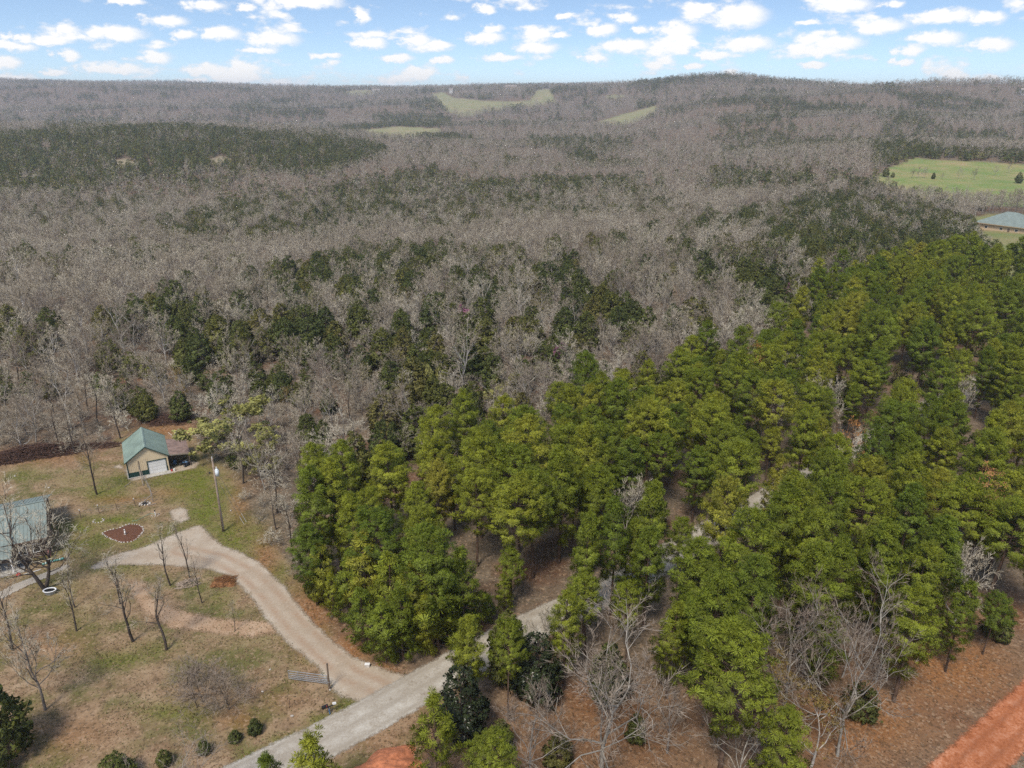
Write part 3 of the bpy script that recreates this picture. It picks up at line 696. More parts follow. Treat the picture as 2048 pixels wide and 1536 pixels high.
PINE_TOPS = [(627,930),(660,912),(775,885),(752,1030),(857,1052),(960,852),(952,935),(1040,897),(1055,835),(1022,1095),(907,1162),(700,987),(617,1047),(1022,960),(1067,940),
 (1145,767),(1240,755),(1187,807),(1180,842),(1135,852),(1302,797),(1427,797),(1332,822),(1400,892),(1450,847),(1505,860),(1545,855),(1457,952),(1305,957),(1235,995),(1175,1020),(1182,1065),(1272,1037),(1365,1037),(1407,1075),(1512,1022),(1575,965),(1562,910),(1125,892),(1260,870),
 (1566,765),(1711,767),(1648,837),(1618,810),(1761,852),(1806,772),(1866,787),(1906,775),(2003,820),(1986,860),(1663,900),(1833,900),(1926,965),(1598,960),(1676,950),(1898,1027),(1758,1055),(1786,1035),(1636,1082),(2031,992),(1856,1082),(1691,1075),(2033,942),(1748,965),
 (1900,505),(1700,535),(1850,560),(1960,600),(2030,560),(1580,660),(1640,690),(1540,690),(1770,620),(1700,600),(1740,720),(1860,640),(1930,700),(2000,640),(1480,700),
 (1387,1167),(1440,1150),(1132,1180),(1017,1247),(1177,1150),(1350,1205),(1480,1243),(1843,1170),(1938,1160),(2000,1185),(1262,1165),(930,1275),(1690,500),(1640,515)]
def zone(x, y):
    i = int(np.argmin([math.hypot(x-a, y-b) for a, b in ROAD])); a = ROAD[max(i-1, 0)]; b = ROAD[min(i+1, len(ROAD)-1)]
    return (b[0]-a[0])*(y-a[1])-(b[1]-a[1])*(x-a[0]) > 0          # beyond the road
def add(kd, x, y, h, name, label, group=None, wf=1.0, r=4.0, cat='tree', unique=False):
    TREES.append([kd, x, y, zg(x, y), h, wf, name, label, group, cat, unique]); placed.append((x, y, r))
PL1 = ('tall green pine in the stand beyond the pale road', 'pines beyond the road')
PL2 = ('tall green pine between the pale road and the red clay track', 'pines between the road and the red track')
PL3 = ('green pine at the far right, behind the corner of the stand', 'pines at the back of the stand')
def addpine(x, y, h, wf=1.0):
    g = PL3 if y > 190 and x > 40 else (PL1 if zone(x, y) else PL2)
    u_ = proj(np.array([x]), np.array([y]), np.array([10.0]))[0][0]; w_ = 'left end' if u_ < 1050 else ('middle' if u_ < 1500 else 'right end')
    if g is not PL3: g = (g[0]+', in its %s' % w_, g[1]+', %s' % w_)
    add('pine', x, y, h, 'pine_tree', g[0], g[1], wf, 4.3)
for (u, v) in PINE_TOPS:
    h = rng.uniform(14, 18); x, y = top(u, v, h)
    if v > 1030 and u < 1400 and not zone(x, y): h = rng.uniform(10, 13); x, y = top(u, v, h)
    if u < 1000 and v > 1100:
        h = 14
        while h > 6 and not zone(x, y): h -= .5; x, y = top(u, v, h)
    while h > 6 and clear_near(np.array([x]), np.array([y]))[0]: h -= .7; x, y = top(u, v, h)
    addpine(x, y, h, rng.uniform(.95, 1.25)*(0.78 if not zone(x, y) and linedist(np.array([x]), np.array([y]), ROAD)[0] < 14 else 1))

for k in range(34):
    t_ = rng.uniform(0, 1); i = int(6+t_*22); a_ = ROAD[min(i, len(ROAD)-2)]; b_ = ROAD[min(i, len(ROAD)-2)+1]
    d_ = Vector((b_[0]-a_[0], b_[1]-a_[1])).normalized(); o_ = rng.uniform(4.4, 11); f_ = rng.uniform(0, 1)
    x_, y_ = a_[0]+(b_[0]-a_[0])*f_-d_.y*o_, a_[1]+(b_[1]-a_[1])*f_+d_.x*o_
    if -13 < x_ < 40 and not clear_near(np.array([x_]), np.array([y_]))[0]:
        add('young_pine', x_, y_, rng.uniform(4, 8.5), 'young_pine_tree', 'small bushy pine on the far verge of the pale road', 'small pines on the far verge', rng.uniform(.9, 1.2), 2.6)

for (u, v, h) in ((690, 1120, 9), (722, 1180, 8), (762, 1205, 8), (800, 1185, 9), (850, 1190, 9), (890, 1228, 7), (935, 1200, 8), (640, 1090, 9), (780, 1110, 11), (830, 1120, 11), (975, 1190, 9), (1010, 1150, 10), (660, 1150, 6), (870, 1120, 12), (920, 1100, 12), (720, 1070, 12)):
    x, y = top(u, v, h)
    while h > 3.5 and (clear_near(np.array([x]), np.array([y]))[0] or not zone(x, y)): h -= .5; x, y = top(u, v, h)
    add('young_pine', x, y, h, 'young_pine_tree', 'young green pine filling the wood corner at the driveway junction', 'young pines at the wood corner', rng.uniform(1.0, 1.3), 2.4)

# trees that stand out, each with a label of its own
def one(kd, u, v, h, name, label, wf=1.0, r=4.0, cat='tree', istop=False):
    if istop: x, y = top(u, v, h)
    else:
        p = P(u, v, 0); p = P(u, v, zg(p.x, p.y)); x, y = p.x, p.y
    add(kd, x, y, h, name, label, None, wf, r, cat, True)
one('pale', 1205, 1568, 17.5, 'bare_tree', 'big pale leafless tree at the bottom centre, in front of the pines', 1.15, 5)
one('pale', 1612, 1150, 17, 'bare_tree', 'pale forked leafless tree left of the red track, the left of two', 0.95, 5, istop=True)
one('pale', 1745, 1165, 20, 'bare_tree', 'grey leafless tree left of the red track, the taller right one of two', 0.72, 5, istop=True)
one('brown', 1060, 1560, 13, 'bare_tree', 'grey twiggy leafless tree left of the big pale tree at the bottom', 0.8, 3)
one('pale', 1480, 1590, 11, 'bare_tree', 'low crooked leafless tree at the bottom edge below the amber tree', 1.0, 3)
one('pale', 655, 810, 12, 'bare_tree', 'white-limbed wide leafless oak behind the pale green tree', 1.15, 4)
one('pale', 1050, 845, 13, 'bare_tree', 'white-limbed leafless oak standing among the first pines', 1.2, 4)
one('pale', 1395, 640, 14, 'bare_tree', 'pale wide leafless tree near the back of the wood', 1.2, 4)
one('dead_pine', 1985, 930, 18, 'pine_tree', 'dead orange pine at the right edge of the stand', 1.0, 3, istop=True)
one('dead_pine', 1710, 835, 17, 'pine_tree', 'browned pine top in the middle of the right stand', .9, 3, istop=True)
one('dead_pine', 1512, 684, 16, 'pine_tree', 'small orange dead pine at the back edge of the stand', .9, 3, istop=True)

one('willow', 462, 796, 11, 'budding_tree', 'large pale yellow-green leafing tree behind the garage lane', 1.75, 8, istop=True)
one('willow', 525, 880, 7, 'budding_tree', 'small pale green leafing tree behind the utility pole', 1.0, 3, istop=True)
one('willow', 368, 488, 8, 'budding_tree', 'small pale green tree in the grey woods at upper left', 1.1, 3, istop=True)
one('willow', 866, 730, 8, 'budding_tree', 'pale green leafing tree in the middle of the bare wood', .7, 3, istop=True)
one('willow', 1010, 742, 10, 'budding_tree', 'pale green leafing tree at the back of the first pines', .9, 3, istop=True)
one('willow', 1430, 680, 10, 'budding_tree', 'grey-green leafing tree at the back edge of the pine stand', .9, 3, istop=True)
one('amber', 355, 722, 11, 'budding_tree', 'narrow amber-leaved tree at the wood edge behind the garage', .6, 3, istop=True)
one('amber', 570, 768, 7, 'budding_tree', 'small amber-leaved tree among bare trees left of the white-limbed oak', .9, 3, istop=True)
one('amber', 1560, 1318, 10, 'budding_tree', 'amber-green leafing tree at lower right, the left one', 1.15, 4, istop=True)
one('amber', 1650, 1385, 9, 'budding_tree', 'amber-green leafing tree at lower right, the right one', 1.1, 4, istop=True)
one('redbud', 486, 448, 5, 'redbud_tree', 'pink blooming tree in the dark woods at upper left', 1.2, 3, istop=True)
one('redbud', 930, 615, 7, 'redbud_tree', 'pink blooming tree low among the bare trees at the centre', 1.0, 3, istop=True)
one('redbud', 1118, 688, 7, 'redbud_tree', 'pink blooming tree behind the first pines', .9, 3, istop=True)
one('redbud', 1574, 572, 6, 'redbud_tree', 'pink blooming tree behind the back edge of the pine stand', 1.0, 3, istop=True)
one('holly', 920, 1330, 9, 'broadleaf_evergreen', 'dark glossy evergreen at the road edge left of the bottom pines', 1.0, 3, istop=True)
one('holly', 1075, 1262, 9, 'broadleaf_evergreen', 'dark glossy evergreen behind the big pale leafless tree', 1.0, 3, istop=True)
# the big forked tree by the house
one('forked', 90, 1176, 15, 'yard_tree', 'big forked leafless tree leaning over the house roof', 1.0, 4)
# meadow trees
for k, (u_, v_, h_, kd_) in enumerate(((1835, 362, 9, 'bare'), (1822, 365, 8, 'bare'), (1848, 360, 9, 'bare'), (1917, 358, 8, 'bare'), (1947, 360, 9, 'bare'), (1990, 352, 8, 'bare'), (2017, 348, 8, 'bare'), (1883, 361, 5, 'bare'))):
    one(kd_, u_, v_, h_, 'bare_tree', ['leafless tree in the meadow, middle of the left clump', 'leafless tree at the left of the meadow clump', 'leafless tree at the right of the meadow clump', 'lone leafless tree in mid meadow', 'second lone leafless tree in the meadow right of the clump', 'third lone leafless tree in the meadow', 'last leafless tree of the meadow row, on the right', 'smallest leafless tree in the green meadow'][k], .9, 3)
for k, (u_, v_, h_) in enumerate(((1770, 360, 7), (1783, 366, 4), (1865, 363, 5), (2036, 368, 8))):
    one('cedar', u_, v_, h_, 'cedar_tree', ['pointed dark cedar at the left end of the meadow', 'little dark cedar beside the pointed one in the meadow', 'round dark cedar at the foot of the meadow clump', 'dark cedar at the right end of the meadow'][k], 1.0, 3)
# yard trees
one('thin', 194, 989, 12.5, 'yard_tree', 'slim leafless yard tree left of the garage', 1.0)
one('thin', 150, 906, 11, 'yard_tree', 'leafless tree beside the long brush pile', 1.0)
one('thin', 241, 877, 12, 'yard_tree', 'leafless tree standing just behind the garage roof', 1.0)
one('thin', 379, 1155, 9.5, 'yard_tree', 'thin leafless sapling at the edge of the gravel turnaround', .8)
one('thin', 341, 1171, 9.5, 'yard_tree', 'leafless sapling left of the turnaround sapling', 1.0)
one('thin', 404, 1206, 7.5, 'yard_tree', 'small leafless sapling next to the branch pile', .8)
one('thin', 240, 1208, 8.5, 'yard_tree', 'leafless sapling below the stone-edged flower bed', 1.0)
one('thin', 266, 1283, 12, 'yard_tree', 'leafless tree at the bend of the worn dirt track', 1.15)
one('thin', 333, 1300, 10, 'yard_tree', 'broomlike leafless tree standing in front of the dirt track', 1.3)
one('thin', 153, 1262, 9.5, 'yard_tree', 'leafless sapling right of the oval tub, the nearer one', .9)
one('thin', 150, 1215, 8, 'yard_tree', 'leafless sapling right of the oval tub, the farther one', .9)
one('bare', 91, 1420, 13, 'yard_tree', 'dense twiggy leafless tree beside the dark cedar at lower left', .8)
one('thin', 25, 1300, 11, 'yard_tree', 'leafless tree at the left edge below the concrete walk', 1.1)
one('thin', 470, 1262, 4.5, 'yard_tree', 'tiny leafless sapling at the end of the dirt track', .9)
one('shrub', 405, 1405, 5.5, 'bare_shrub', 'large tangled leafless thicket left of the metal gate', 1.2, 3, 'shrub')
one('shrub', 455, 1412, 5, 'bare_shrub', 'tangled leafless thicket nearest to the metal gate', 1.1, 3, 'shrub')
one('shrub', 375, 1372, 4, 'bare_shrub', 'small leafless thicket behind the large tangled one', 1.0, 3, 'shrub')
one('cedar', -2, 1518, 9.5, 'cedar_tree', 'tall dark cedar at the lower left corner', 1.0, 4)
one('cedar', 235, 1565, 3.4, 'cedar_shrub', 'round dark cedar shrub at the bottom edge on the left', 1.5, 2, 'shrub')
one('cedar', 330, 1530, 1.9, 'cedar_shrub', 'small cedar shrub beside the round dark one', 1.3, 2, 'shrub')
one('cedar', 409, 1506, 1.8, 'cedar_shrub', 'roadside cedar shrub, leftmost of the three along the verge', 1.1, 2, 'shrub')
one('cedar', 470, 1482, 1.4, 'cedar_shrub', 'roadside cedar shrub, the smallest middle one of three', 1.4, 2, 'shrub')
one('cedar', 511, 1466, 1.9, 'cedar_shrub', 'roadside cedar shrub, rightmost of the three along the verge', 1.2, 2, 'shrub')
one('young_pine', 612, 1478, 10, 'pine_tree', 'bushy young pine poking up over the road at the bottom', 1.1, 2, istop=True)
one('young_pine', 535, 1512, 8, 'pine_tree', 'lower young pine left of the bushy one at the bottom', 1.0, 2, istop=True)
one('young_pine', 868, 1395, 10, 'pine_tree', 'young pine at the road edge, foot hidden below the frame', 1.0, 3, istop=True)
one('cedar', 482, 935, 5.5, 'cedar_tree', 'dark cedar behind the utility pole', 1.0, 3)
one('cedar', 640, 1200, 6, 'cedar_tree', 'dark cedar at the edge of the wood beside the driveway', .9, 2)

# fill the woods by distance bands
def species(u, v, x, y):
    """share of cedar and of pine at a crown seen at (u, v)"""
    pc = 0.22+0.40*np.clip(vnoise(x, y, 38, 11)*0.7+vnoise(x, y, 15, 12)*0.5+vnoise(x, y, 160, 13)*0.5, 0, 1)
    nn_ = vnoise(x, y, 110, 15)*.6+vnoise(x, y, 42, 16)*.5+vnoise(x, y, 260, 17)*.35
    pc = np.where(y > 330, 0.07+0.8*np.clip((nn_-0.20)*3, 0, 1), pc)
    sc_ = np.clip(90/np.maximum(y, 90), .12, 1); uj = u+(vnoise(x, y, 16, 18)*50+vnoise(x, y, 50, 20)*30)*sc_; vj = v+(vnoise(x, y, 16, 19)*24+vnoise(x, y, 50, 21)*12)*sc_
    for pl, s in CEDARS:
        k = inpoly(uj, vj, pl); pc = np.where(k, np.clip(s*.92+0.22*vnoise(x, y, 22, 14)+0.2*vnoise(x, y, 9, 22), 0, 1), pc)
    u2, v2 = proj(x, y, hz(x, y)+10.5); zb_ = beyond(x, y); pp = np.where(inpoly(u2, v2, PINES) | (zb_ & inpoly(u2, v2, PINES_N)), 0.9, 0.0)
    return pc, pp
def beyond(x, y):
    pts = np.array(ROAD); d = (x[:, None]-pts[:, 0])**2+(y[:, None]-pts[:, 1])**2; i = d.argmin(1)
    a = pts[np.maximum(i-1, 0)]; b = pts[np.minimum(i+1, len(pts)-1)]
    return (b[:, 0]-a[:, 0])*(y-a[:, 1])-(b[:, 1]-a[:, 1])*(x-a[:, 0]) > 0
def southstrip(x_, y_):
    """the thin belt on the near side of the road, kept mostly open"""
    d_ = float(linedist(np.array([x_]), np.array([y_]), ROAD)[0])
    return (not zone(x_, y_)) and d_ < 9 and x_ < 60 and rng.uniform() < 0.5
def band(y0, y1, cell, keep=1.0):
    g = np.arange(y0, y1, cell); out = []
    for yy in g:
        w = yy*0.80+14
        xs = np.arange(-w, w, cell)
        out.append(np.stack([xs, np.full(len(xs), yy)], 1))
    p = np.concatenate(out)+rng.uniform(-.46, .46, (sum(len(a) for a in out), 2))*cell
    p = p[rng.uniform(size=len(p)) < keep]
    x, y = p[:, 0], p[:, 1]
    z = hz(x, y); ok = ~clear_near(x, y)
    u, v = proj(x, y, z+7)
    ok &= (u > -330) & (u < 2380) & (v < 1720)
    return x[ok], y[ok], z[ok], u[ok], v[ok]
stuff = {k: [] for k in ('mid_pine', 'mid_cedar', 'mid_bare', 'far_cedar', 'far_bare', 'low_brush')}
x, y, z, u, v = band(46, 330, 3.6)
pc, pp = species(u, v, x, y)
czone = pc
for i in rng.permutation(len(x)):
    r_ = rng.uniform()
    if pp[i] > 0:
        if r_ < 0.82:
            if southstrip(x[i], y[i]): continue
            if free(x[i], y[i], 3.6): addpine(x[i], y[i], rng.uniform(10.5, 17), rng.uniform(.9, 1.2))
        elif r_ < 0.94:
            if free(x[i], y[i], 2.8): add('cedar', x[i], y[i], rng.uniform(3, 7), 'cedar_tree', '', None, rng.uniform(.9, 1.2), 4)
        elif free(x[i], y[i], 4): add('bare', x[i], y[i], rng.uniform(9, 14), 'bare_tree', '', None, .9, 4)
        continue
    lower = u[i] > 840 and v[i] > 1270
    if lower:
        if r_ < .20:
            if free(x[i], y[i], 4.0): addpine(x[i], y[i], rng.uniform(8, 15), rng.uniform(.8, 1))
        elif r_ < .58:
            if free(x[i], y[i], 3.0): add('cedar', x[i], y[i], rng.uniform(3.5, 8), 'cedar_tree', '', None, rng.uniform(.9, 1.3), 4)
        elif free(x[i], y[i], 4): add('brown', x[i], y[i], rng.uniform(6, 12), 'bare_tree', '', None, rng.uniform(.8, 1), 4)
    elif r_ < pc[i]:
        if free(x[i], y[i], 4.3): add('cedar', x[i], y[i], rng.uniform(6.5, 11)*(.62 if x[i] < -30 and y[i] < 165 else 1), 'cedar_tree', '', None, rng.uniform(.9, 1.25), 4.3)
    elif free(x[i], y[i], 4.3):
        edge = (x[i] < -15) & (y[i] < 175)
        kd = 'pale' if rng.uniform() < .13 else ('thin' if edge and rng.uniform() < .45 else 'bare')
        add(kd, x[i], y[i], rng.uniform(9, 14.5)*(1.0 if y[i] > 150 else .9)*(0.78 if pc[i] > .5 else 1), 'bare_tree', '', None, rng.uniform(.85, 1.1), 4.3)

# the belt between the road and the bottom of the picture is a thicket of small trees
x, y, z, u, v = band(44, 82, 2.7)
for i in rng.permutation(len(x)):
    if beyond(x[i:i+1], y[i:i+1])[0] or u[i] < 850 or u[i] > 1720 or v[i] < 1190: continue
    r_ = rng.uniform()
    if r_ < .16:
        if free(x[i], y[i], 3.2): addpine(x[i], y[i], rng.uniform(7, 13), rng.uniform(.85, 1.15))
    elif r_ < .36:
        if free(x[i], y[i], 2.0): add('cedar', x[i], y[i], rng.uniform(2.5, 6.5), 'cedar_tree', '', None, rng.uniform(.9, 1.3), 2.4)
    elif r_ < .54:
        if free(x[i], y[i], 2.6): add('brown', x[i], y[i], rng.uniform(6, 11), 'bare_tree', '', None, rng.uniform(.75, .95), 3)

# individuals: the ones that show largest; the rest joins the woodland masses
LAB = {'cedar_tree': [('dark green cedar in the bare wood beyond the pines', 'cedars in the middle of the wood'), ('dark cedar undergrowth tree among the pines and roadside woods', 'cedars among the pines'), ('dark cedar in the wood edge behind the left yard', 'cedars behind the yard')],
       'bare_tree': [('grey leafless tree in the wood beyond the pines', 'leafless trees in the middle of the wood'), ('grey leafless tree among the pines and roadside woods', 'leafless trees among the pines'), ('grey-brown leafless tree in the wood edge behind the left yard', 'leafless trees behind the yard')]}
def place(kd, x, y, z, h, wf, name, label, group, cat):
    h0, vs_list = KINDS[kd]; tm, cm = vs_list[int(rng.integers(len(vs_list)))]
    e = empty(name, (x, y, z-0.05), rng.uniform(0, 6.283)); s = h/h0; e.scale = (s*wf, s*wf, s)
    for nm, me in (('trunk', tm), ('crown', cm)):
        ob = bpy.data.objects.new(nm, me); link(ob, e)
    tag(e, label, cat, group); return e
count = {}
def size(t):
    d = math.sqrt(t[1]**2+t[2]**2+(H-t[3])**2); u_, v_ = proj(np.array([t[1]]), np.array([t[2]]), np.array([t[3]+t[4]*.7]))
    return -(1e6 if t[10] else (t[4]/d if (-40 < u_[0] < 2090 and v_[0] < 1580) else 0))
for t in sorted(TREES, key=size):
    kd, x_, y_, z_, h_, wf_, nm, lab, grp, cat, uq = t
    fam = {'pale': 'bare', 'thin': 'bare', 'brown': 'bare'}.get(kd, kd)
    inview = size(t) < 0
    if not uq:
        count[fam] = count.get(fam, 0)+1
        if count[fam] > 290 or not inview:
            key = {'pine': 'mid_pine', 'cedar': 'mid_cedar'}.get(fam, 'mid_bare')
            stuff[key].append((x_, y_, z_, h_/{'mid_pine': 20, 'mid_cedar': 9, 'mid_bare': 12}[key], wf_)); continue
        if not lab:
            uu, vv = proj(np.array([x_]), np.array([y_]), np.array([z_+7]))
            zi = 2 if uu[0] < 560 and y_ < 190 else (1 if (uu[0] > 700 and vv[0] > 860) or inpoly(uu, vv, PINES)[0] else 0)
            lab, grp = LAB[nm][zi]
            if zi == 0:
                part_ = 'left' if uu[0] < 640 else ('middle' if uu[0] < 1180 else 'right'); dep_ = 'far back' if y_ > 235 else 'nearer the viewer'
                lab = ('dark green cedar' if nm == 'cedar_tree' else 'grey leafless tree')+' in the %s of the bare wood, %s' % (part_, dep_); grp = grp+', %s, %s' % (part_, dep_)
    place(kd, x_, y_, z_, h_, wf_, nm, lab, grp, cat)

def fill(y0, y1, cell, kc, kb, hb, hc, keep=1.0):
    x, y, z, u, v = band(y0, y1, cell, keep)
    pc, pp = species(u, v, x, y); r_ = rng.uniform(size=len(x)); c = r_ < pc
    for k, msk, hh, base in ((kc, c, hc, 9), (kb, ~c, hb, 12)):
        n = int(msk.sum()); s = rng.uniform(*hh, n)/base
        stuff[k] += list(zip(x[msk], y[msk], z[msk], s, rng.uniform(.9, 1.25, n)))
fill(330, 560, 5.4, 'mid_cedar', 'mid_bare', (9, 13.5), (6, 10))
fill(560, 1000, 7.0, 'far_cedar', 'far_bare', (9, 13), (6.5, 10))
fill(1000, 1900, 9.5, 'far_cedar', 'far_bare', (10, 14), (7, 11))
fill(1900, 4300, 14.0, 'far_cedar', 'far_bare', (9, 25), (8, 19))
x, y, z, u, v = band(60, 330, 4.0, 0.8)
kk_ = ~inpoly(u, v, PINES) & ~((u > 820) & (v > 1150)); x, y, z = x[kk_], y[kk_], z[kk_]
stuff['low_brush'] += list(zip(x, y, z, rng.uniform(.5, 1.2, len(x)), rng.uniform(.9, 1.5, len(x))))

def scatter(name, key, label, cat):
    A = np.array(stuff[key], float); c, nv = NOPROTO[key]; n = len(A)
    r2 = np.random.default_rng(len(key)+n)
    me = bpy.data.meshes.new(name); me.vertices.add(n); me.vertices.foreach_set('co', A[:, :3].astype(np.float32).ravel())
    for nm, typ, arr in (('turn', 'FLOAT', r2.uniform(0, 6.283, n)), ('tall', 'FLOAT', A[:, 3]), ('wide', 'FLOAT', A[:, 3]*A[:, 4]), ('which', 'INT', r2.integers(0, nv, n))):
        a = me.attributes.new(nm, typ, 'POINT'); a.data.foreach_set('value', arr.astype(np.int32 if typ == 'INT' else np.float32))
    ob = bpy.data.objects.new(name, me); link(ob); tag(ob, label, cat, kind='stuff')
    g = bpy.data.node_groups.new(name, 'GeometryNodeTree')
    g.interface.new_socket('Geometry', in_out='INPUT', socket_type='NodeSocketGeometry'); g.interface.new_socket('Geometry', in_out='OUTPUT', socket_type='NodeSocketGeometry')
    gi, go = g.nodes.new('NodeGroupInput'), g.nodes.new('NodeGroupOutput')
    ci = g.nodes.new('GeometryNodeCollectionInfo'); ci.inputs['Collection'].default_value = c
    ci.inputs['Separate Children'].default_value = True; ci.inputs['Reset Children'].default_value = True
    ip = g.nodes.new('GeometryNodeInstanceOnPoints'); ip.inputs['Pick Instance'].default_value = True
    def attr(nm, dt='FLOAT'):
        a = g.nodes.new('GeometryNodeInputNamedAttribute'); a.data_type = dt; a.inputs[0].default_value = nm
        return a.outputs[0]
    rot = g.nodes.new('ShaderNodeCombineXYZ'); g.links.new(attr('turn'), rot.inputs[2])
    sc = g.nodes.new('ShaderNodeCombineXYZ'); w = attr('wide')
    g.links.new(w, sc.inputs[0]); g.links.new(w, sc.inputs[1]); g.links.new(attr('tall'), sc.inputs[2])
    g.links.new(gi.outputs[0], ip.inputs['Points']); g.links.new(ci.outputs[0], ip.inputs['Instance'])
    g.links.new(attr('which', 'INT'), ip.inputs['Instance Index']); g.links.new(rot.outputs[0], ip.inputs['Rotation']); g.links.new(sc.outputs[0], ip.inputs['Scale'])
    g.links.new(ip.outputs[0], go.inputs[0])
    md = ob.modifiers.new('scatter', 'NODES'); md.node_group = g
    return ob
print('TREES', len(TREES), count, {k: len(a) for k, a in stuff.items()})
scatter('pine_wood', 'mid_pine', 'mass of pines filling out the right stand', 'woodland')
scatter('cedar_wood', 'mid_cedar', 'mass of dark cedars further back in the wood', 'woodland')
scatter('leafless_wood', 'mid_bare', 'mass of grey leafless trees further back in the wood', 'woodland')
scatter('far_cedar_wood', 'far_cedar', 'far dark evergreen woods on the cedar hill and slopes', 'woodland')
scatter('far_leafless_wood', 'far_bare', 'far grey leafless forest over the valley and ridges', 'woodland')
scatter('underbrush', 'low_brush', 'low leafless brush on the forest floor', 'underbrush')

# ------------------------------------------------------------------ built things
class MB:
    def __init__(s): s.V, s.F = [], []
    def _a(s, V, F):
        b = len(s.V); s.V += [tuple(v) for v in V]; s.F += [tuple(i+b for i in f) for f in F]; return s
    def box(s, c, d, R=None):
        c = Vector(c); v = [Vector((x*d[0]/2, y*d[1]/2, z*d[2]/2)) for z in (-1, 1) for y in (-1, 1) for x in (-1, 1)]
        if R is not None: v = [R @ k for k in v]
        return s._a([k+c for k in v], [(0, 2, 3, 1), (4, 5, 7, 6), (0, 1, 5, 4), (2, 6, 7, 3), (0, 4, 6, 2), (1, 3, 7, 5)])
    def tube(s, a, b, r, n=6, r2=None):
        a, b = Vector(a), Vector(b); r2 = r if r2 is None else r2
        d = (b-a).normalized(); e = d.orthogonal().normalized(); f = d.cross(e)
        V = [p+(e*math.cos(6.2832*k/n)+f*math.sin(6.2832*k/n))*rr for p, rr in ((a, r), (b, r2)) for k in range(n)]
        return s._a(V, [(k, (k+1) % n, n+(k+1) % n, n+k) for k in range(n)]+[tuple(range(n))[::-1], tuple(range(n, 2*n))])
    def prism(s, pts, ext):
        """closed outline (3-D points) pushed along ext"""
        e = Vector(ext); n = len(pts); V = [Vector(p) for p in pts]+[Vector(p)+e for p in pts]
        return s._a(V, [tuple(range(n))[::-1], tuple(range(n, 2*n))]+[(k, (k+1) % n, n+(k+1) % n, n+k) for k in range(n)])
    def blob(s, c, d, seed=0, n=7, rings=4, rough=0.18):
        r = random.Random(seed); c = Vector(c); V = [c+Vector((0, 0, -d[2]/2))]
        for i in range(1, rings):
            t = math.pi*i/rings
            for k in range(n):
                a = 6.2832*k/n; q_ = 1+r.uniform(-rough, rough)
                V.append(c+Vector((math.cos(a)*math.sin(t)*d[0]/2*q_, math.sin(a)*math.sin(t)*d[1]/2*q_, -math.cos(t)*d[2]/2*q_)))
        V.append(c+Vector((0, 0, d[2]/2))); F = [(0, 1+(k+1) % n, 1+k) for k in range(n)]
        for i in range(rings-2):
            for k in range(n): F.append((1+i*n+k, 1+i*n+(k+1) % n, 1+(i+1)*n+(k+1) % n, 1+(i+1)*n+k))
        t = len(V)-1; F += [(t, t-n+k, t-n+(k+1) % n) for k in range(n)]
        return s._a(V, F)
    def build(s, name, m, parent=None, smooth=False):
        me = bpy.data.meshes.new(name); me.from_pydata(s.V, [], s.F); me.materials.append(MATS[m]); me.update()
        if smooth: me.polygons.foreach_set('use_smooth', np.ones(len(me.polygons), bool))
        return link(bpy.data.objects.new(name, me), parent)
def G(u, v):
    p = P(u, v, 0)
    for _ in range(5): p = P(u, v, zg(p.x, p.y))
    return p
simple('green_roof', (0.225, 0.285, 0.232), 0.5, 0.0, 0.16, 0.6); simple('green_trim', (0.012, 0.045, 0.038), 0.5); simple('cream_wall', (0.62, 0.50, 0.33), 0.6, 0, 0.08, 0.8)
simple('white_door', (0.68, 0.67, 0.64), 0.5, 0, 0.06, 1.5); simple('brown_roof', (0.24, 0.165, 0.135), 0.8, 0, 0.3, 1.2); simple('old_wood', (0.16, 0.115, 0.08), 0.9)
simple('grey_wood', (0.27, 0.225, 0.18), 0.9); simple('concrete', (0.42, 0.39, 0.34), 0.9); simple('galvanised', (0.36, 0.37, 0.38), 0.4, 0.5, 0.2, 5); simple('white_paint', (0.78, 0.76, 0.72), 0.6, 0, 0.1)
simple('black_paint', (0.015, 0.015, 0.017), 0.5); simple('blue_paint', (0.07, 0.15, 0.26), 0.5); simple('red_paint', (0.42, 0.05, 0.04), 0.5); simple('grey_roof', (0.19, 0.225, 0.20), 0.8, 0.0, 0.16, 0.7)
simple('brick_brown', (0.13, 0.085, 0.062), 0.9, 0, 0.35, 4); simple('tan_wall', (0.52, 0.39, 0.25), 0.8, 0, 0.12); simple('pale_stone', (0.47, 0.42, 0.36), 0.9, 0, 0.2, 2); simple('mulch', (0.12, 0.052, 0.028), 0.95, 0, 0.5, 6)
simple('straw', (0.23, 0.105, 0.042), 0.95, 0, 0.4, 5); simple('brush_wood', (0.095, 0.052, 0.036), 0.95, 0, 0.5, 4); simple('pale_stick', (0.42, 0.33, 0.25), 0.9, 0, 0.3, 4); simple('red_clay', (0.44, 0.16, 0.075), 0.95, 0, 0.3, 3)
simple('glass_dark', (0.02, 0.025, 0.03), 0.1, 0, 0.1, 1, 0.5); simple('hose_green', (0.20, 0.32, 0.22), 0.6); simple('tarp_green', (0.10, 0.26, 0.22), 0.6); simple('rubber', (0.02, 0.02, 0.02), 0.8); simple('transformer_grey', (0.62, 0.66, 0.67), 0.4)
simple('pole_wood', (0.26, 0.195, 0.145), 0.9, 0, 0.25, 2); simple('far_white', (0.7, 0.69, 0.66), 0.7); simple('far_roof', (0.30, 0.25, 0.22), 0.8); simple('pink_paint', (0.55, 0.27, 0.24), 0.6)

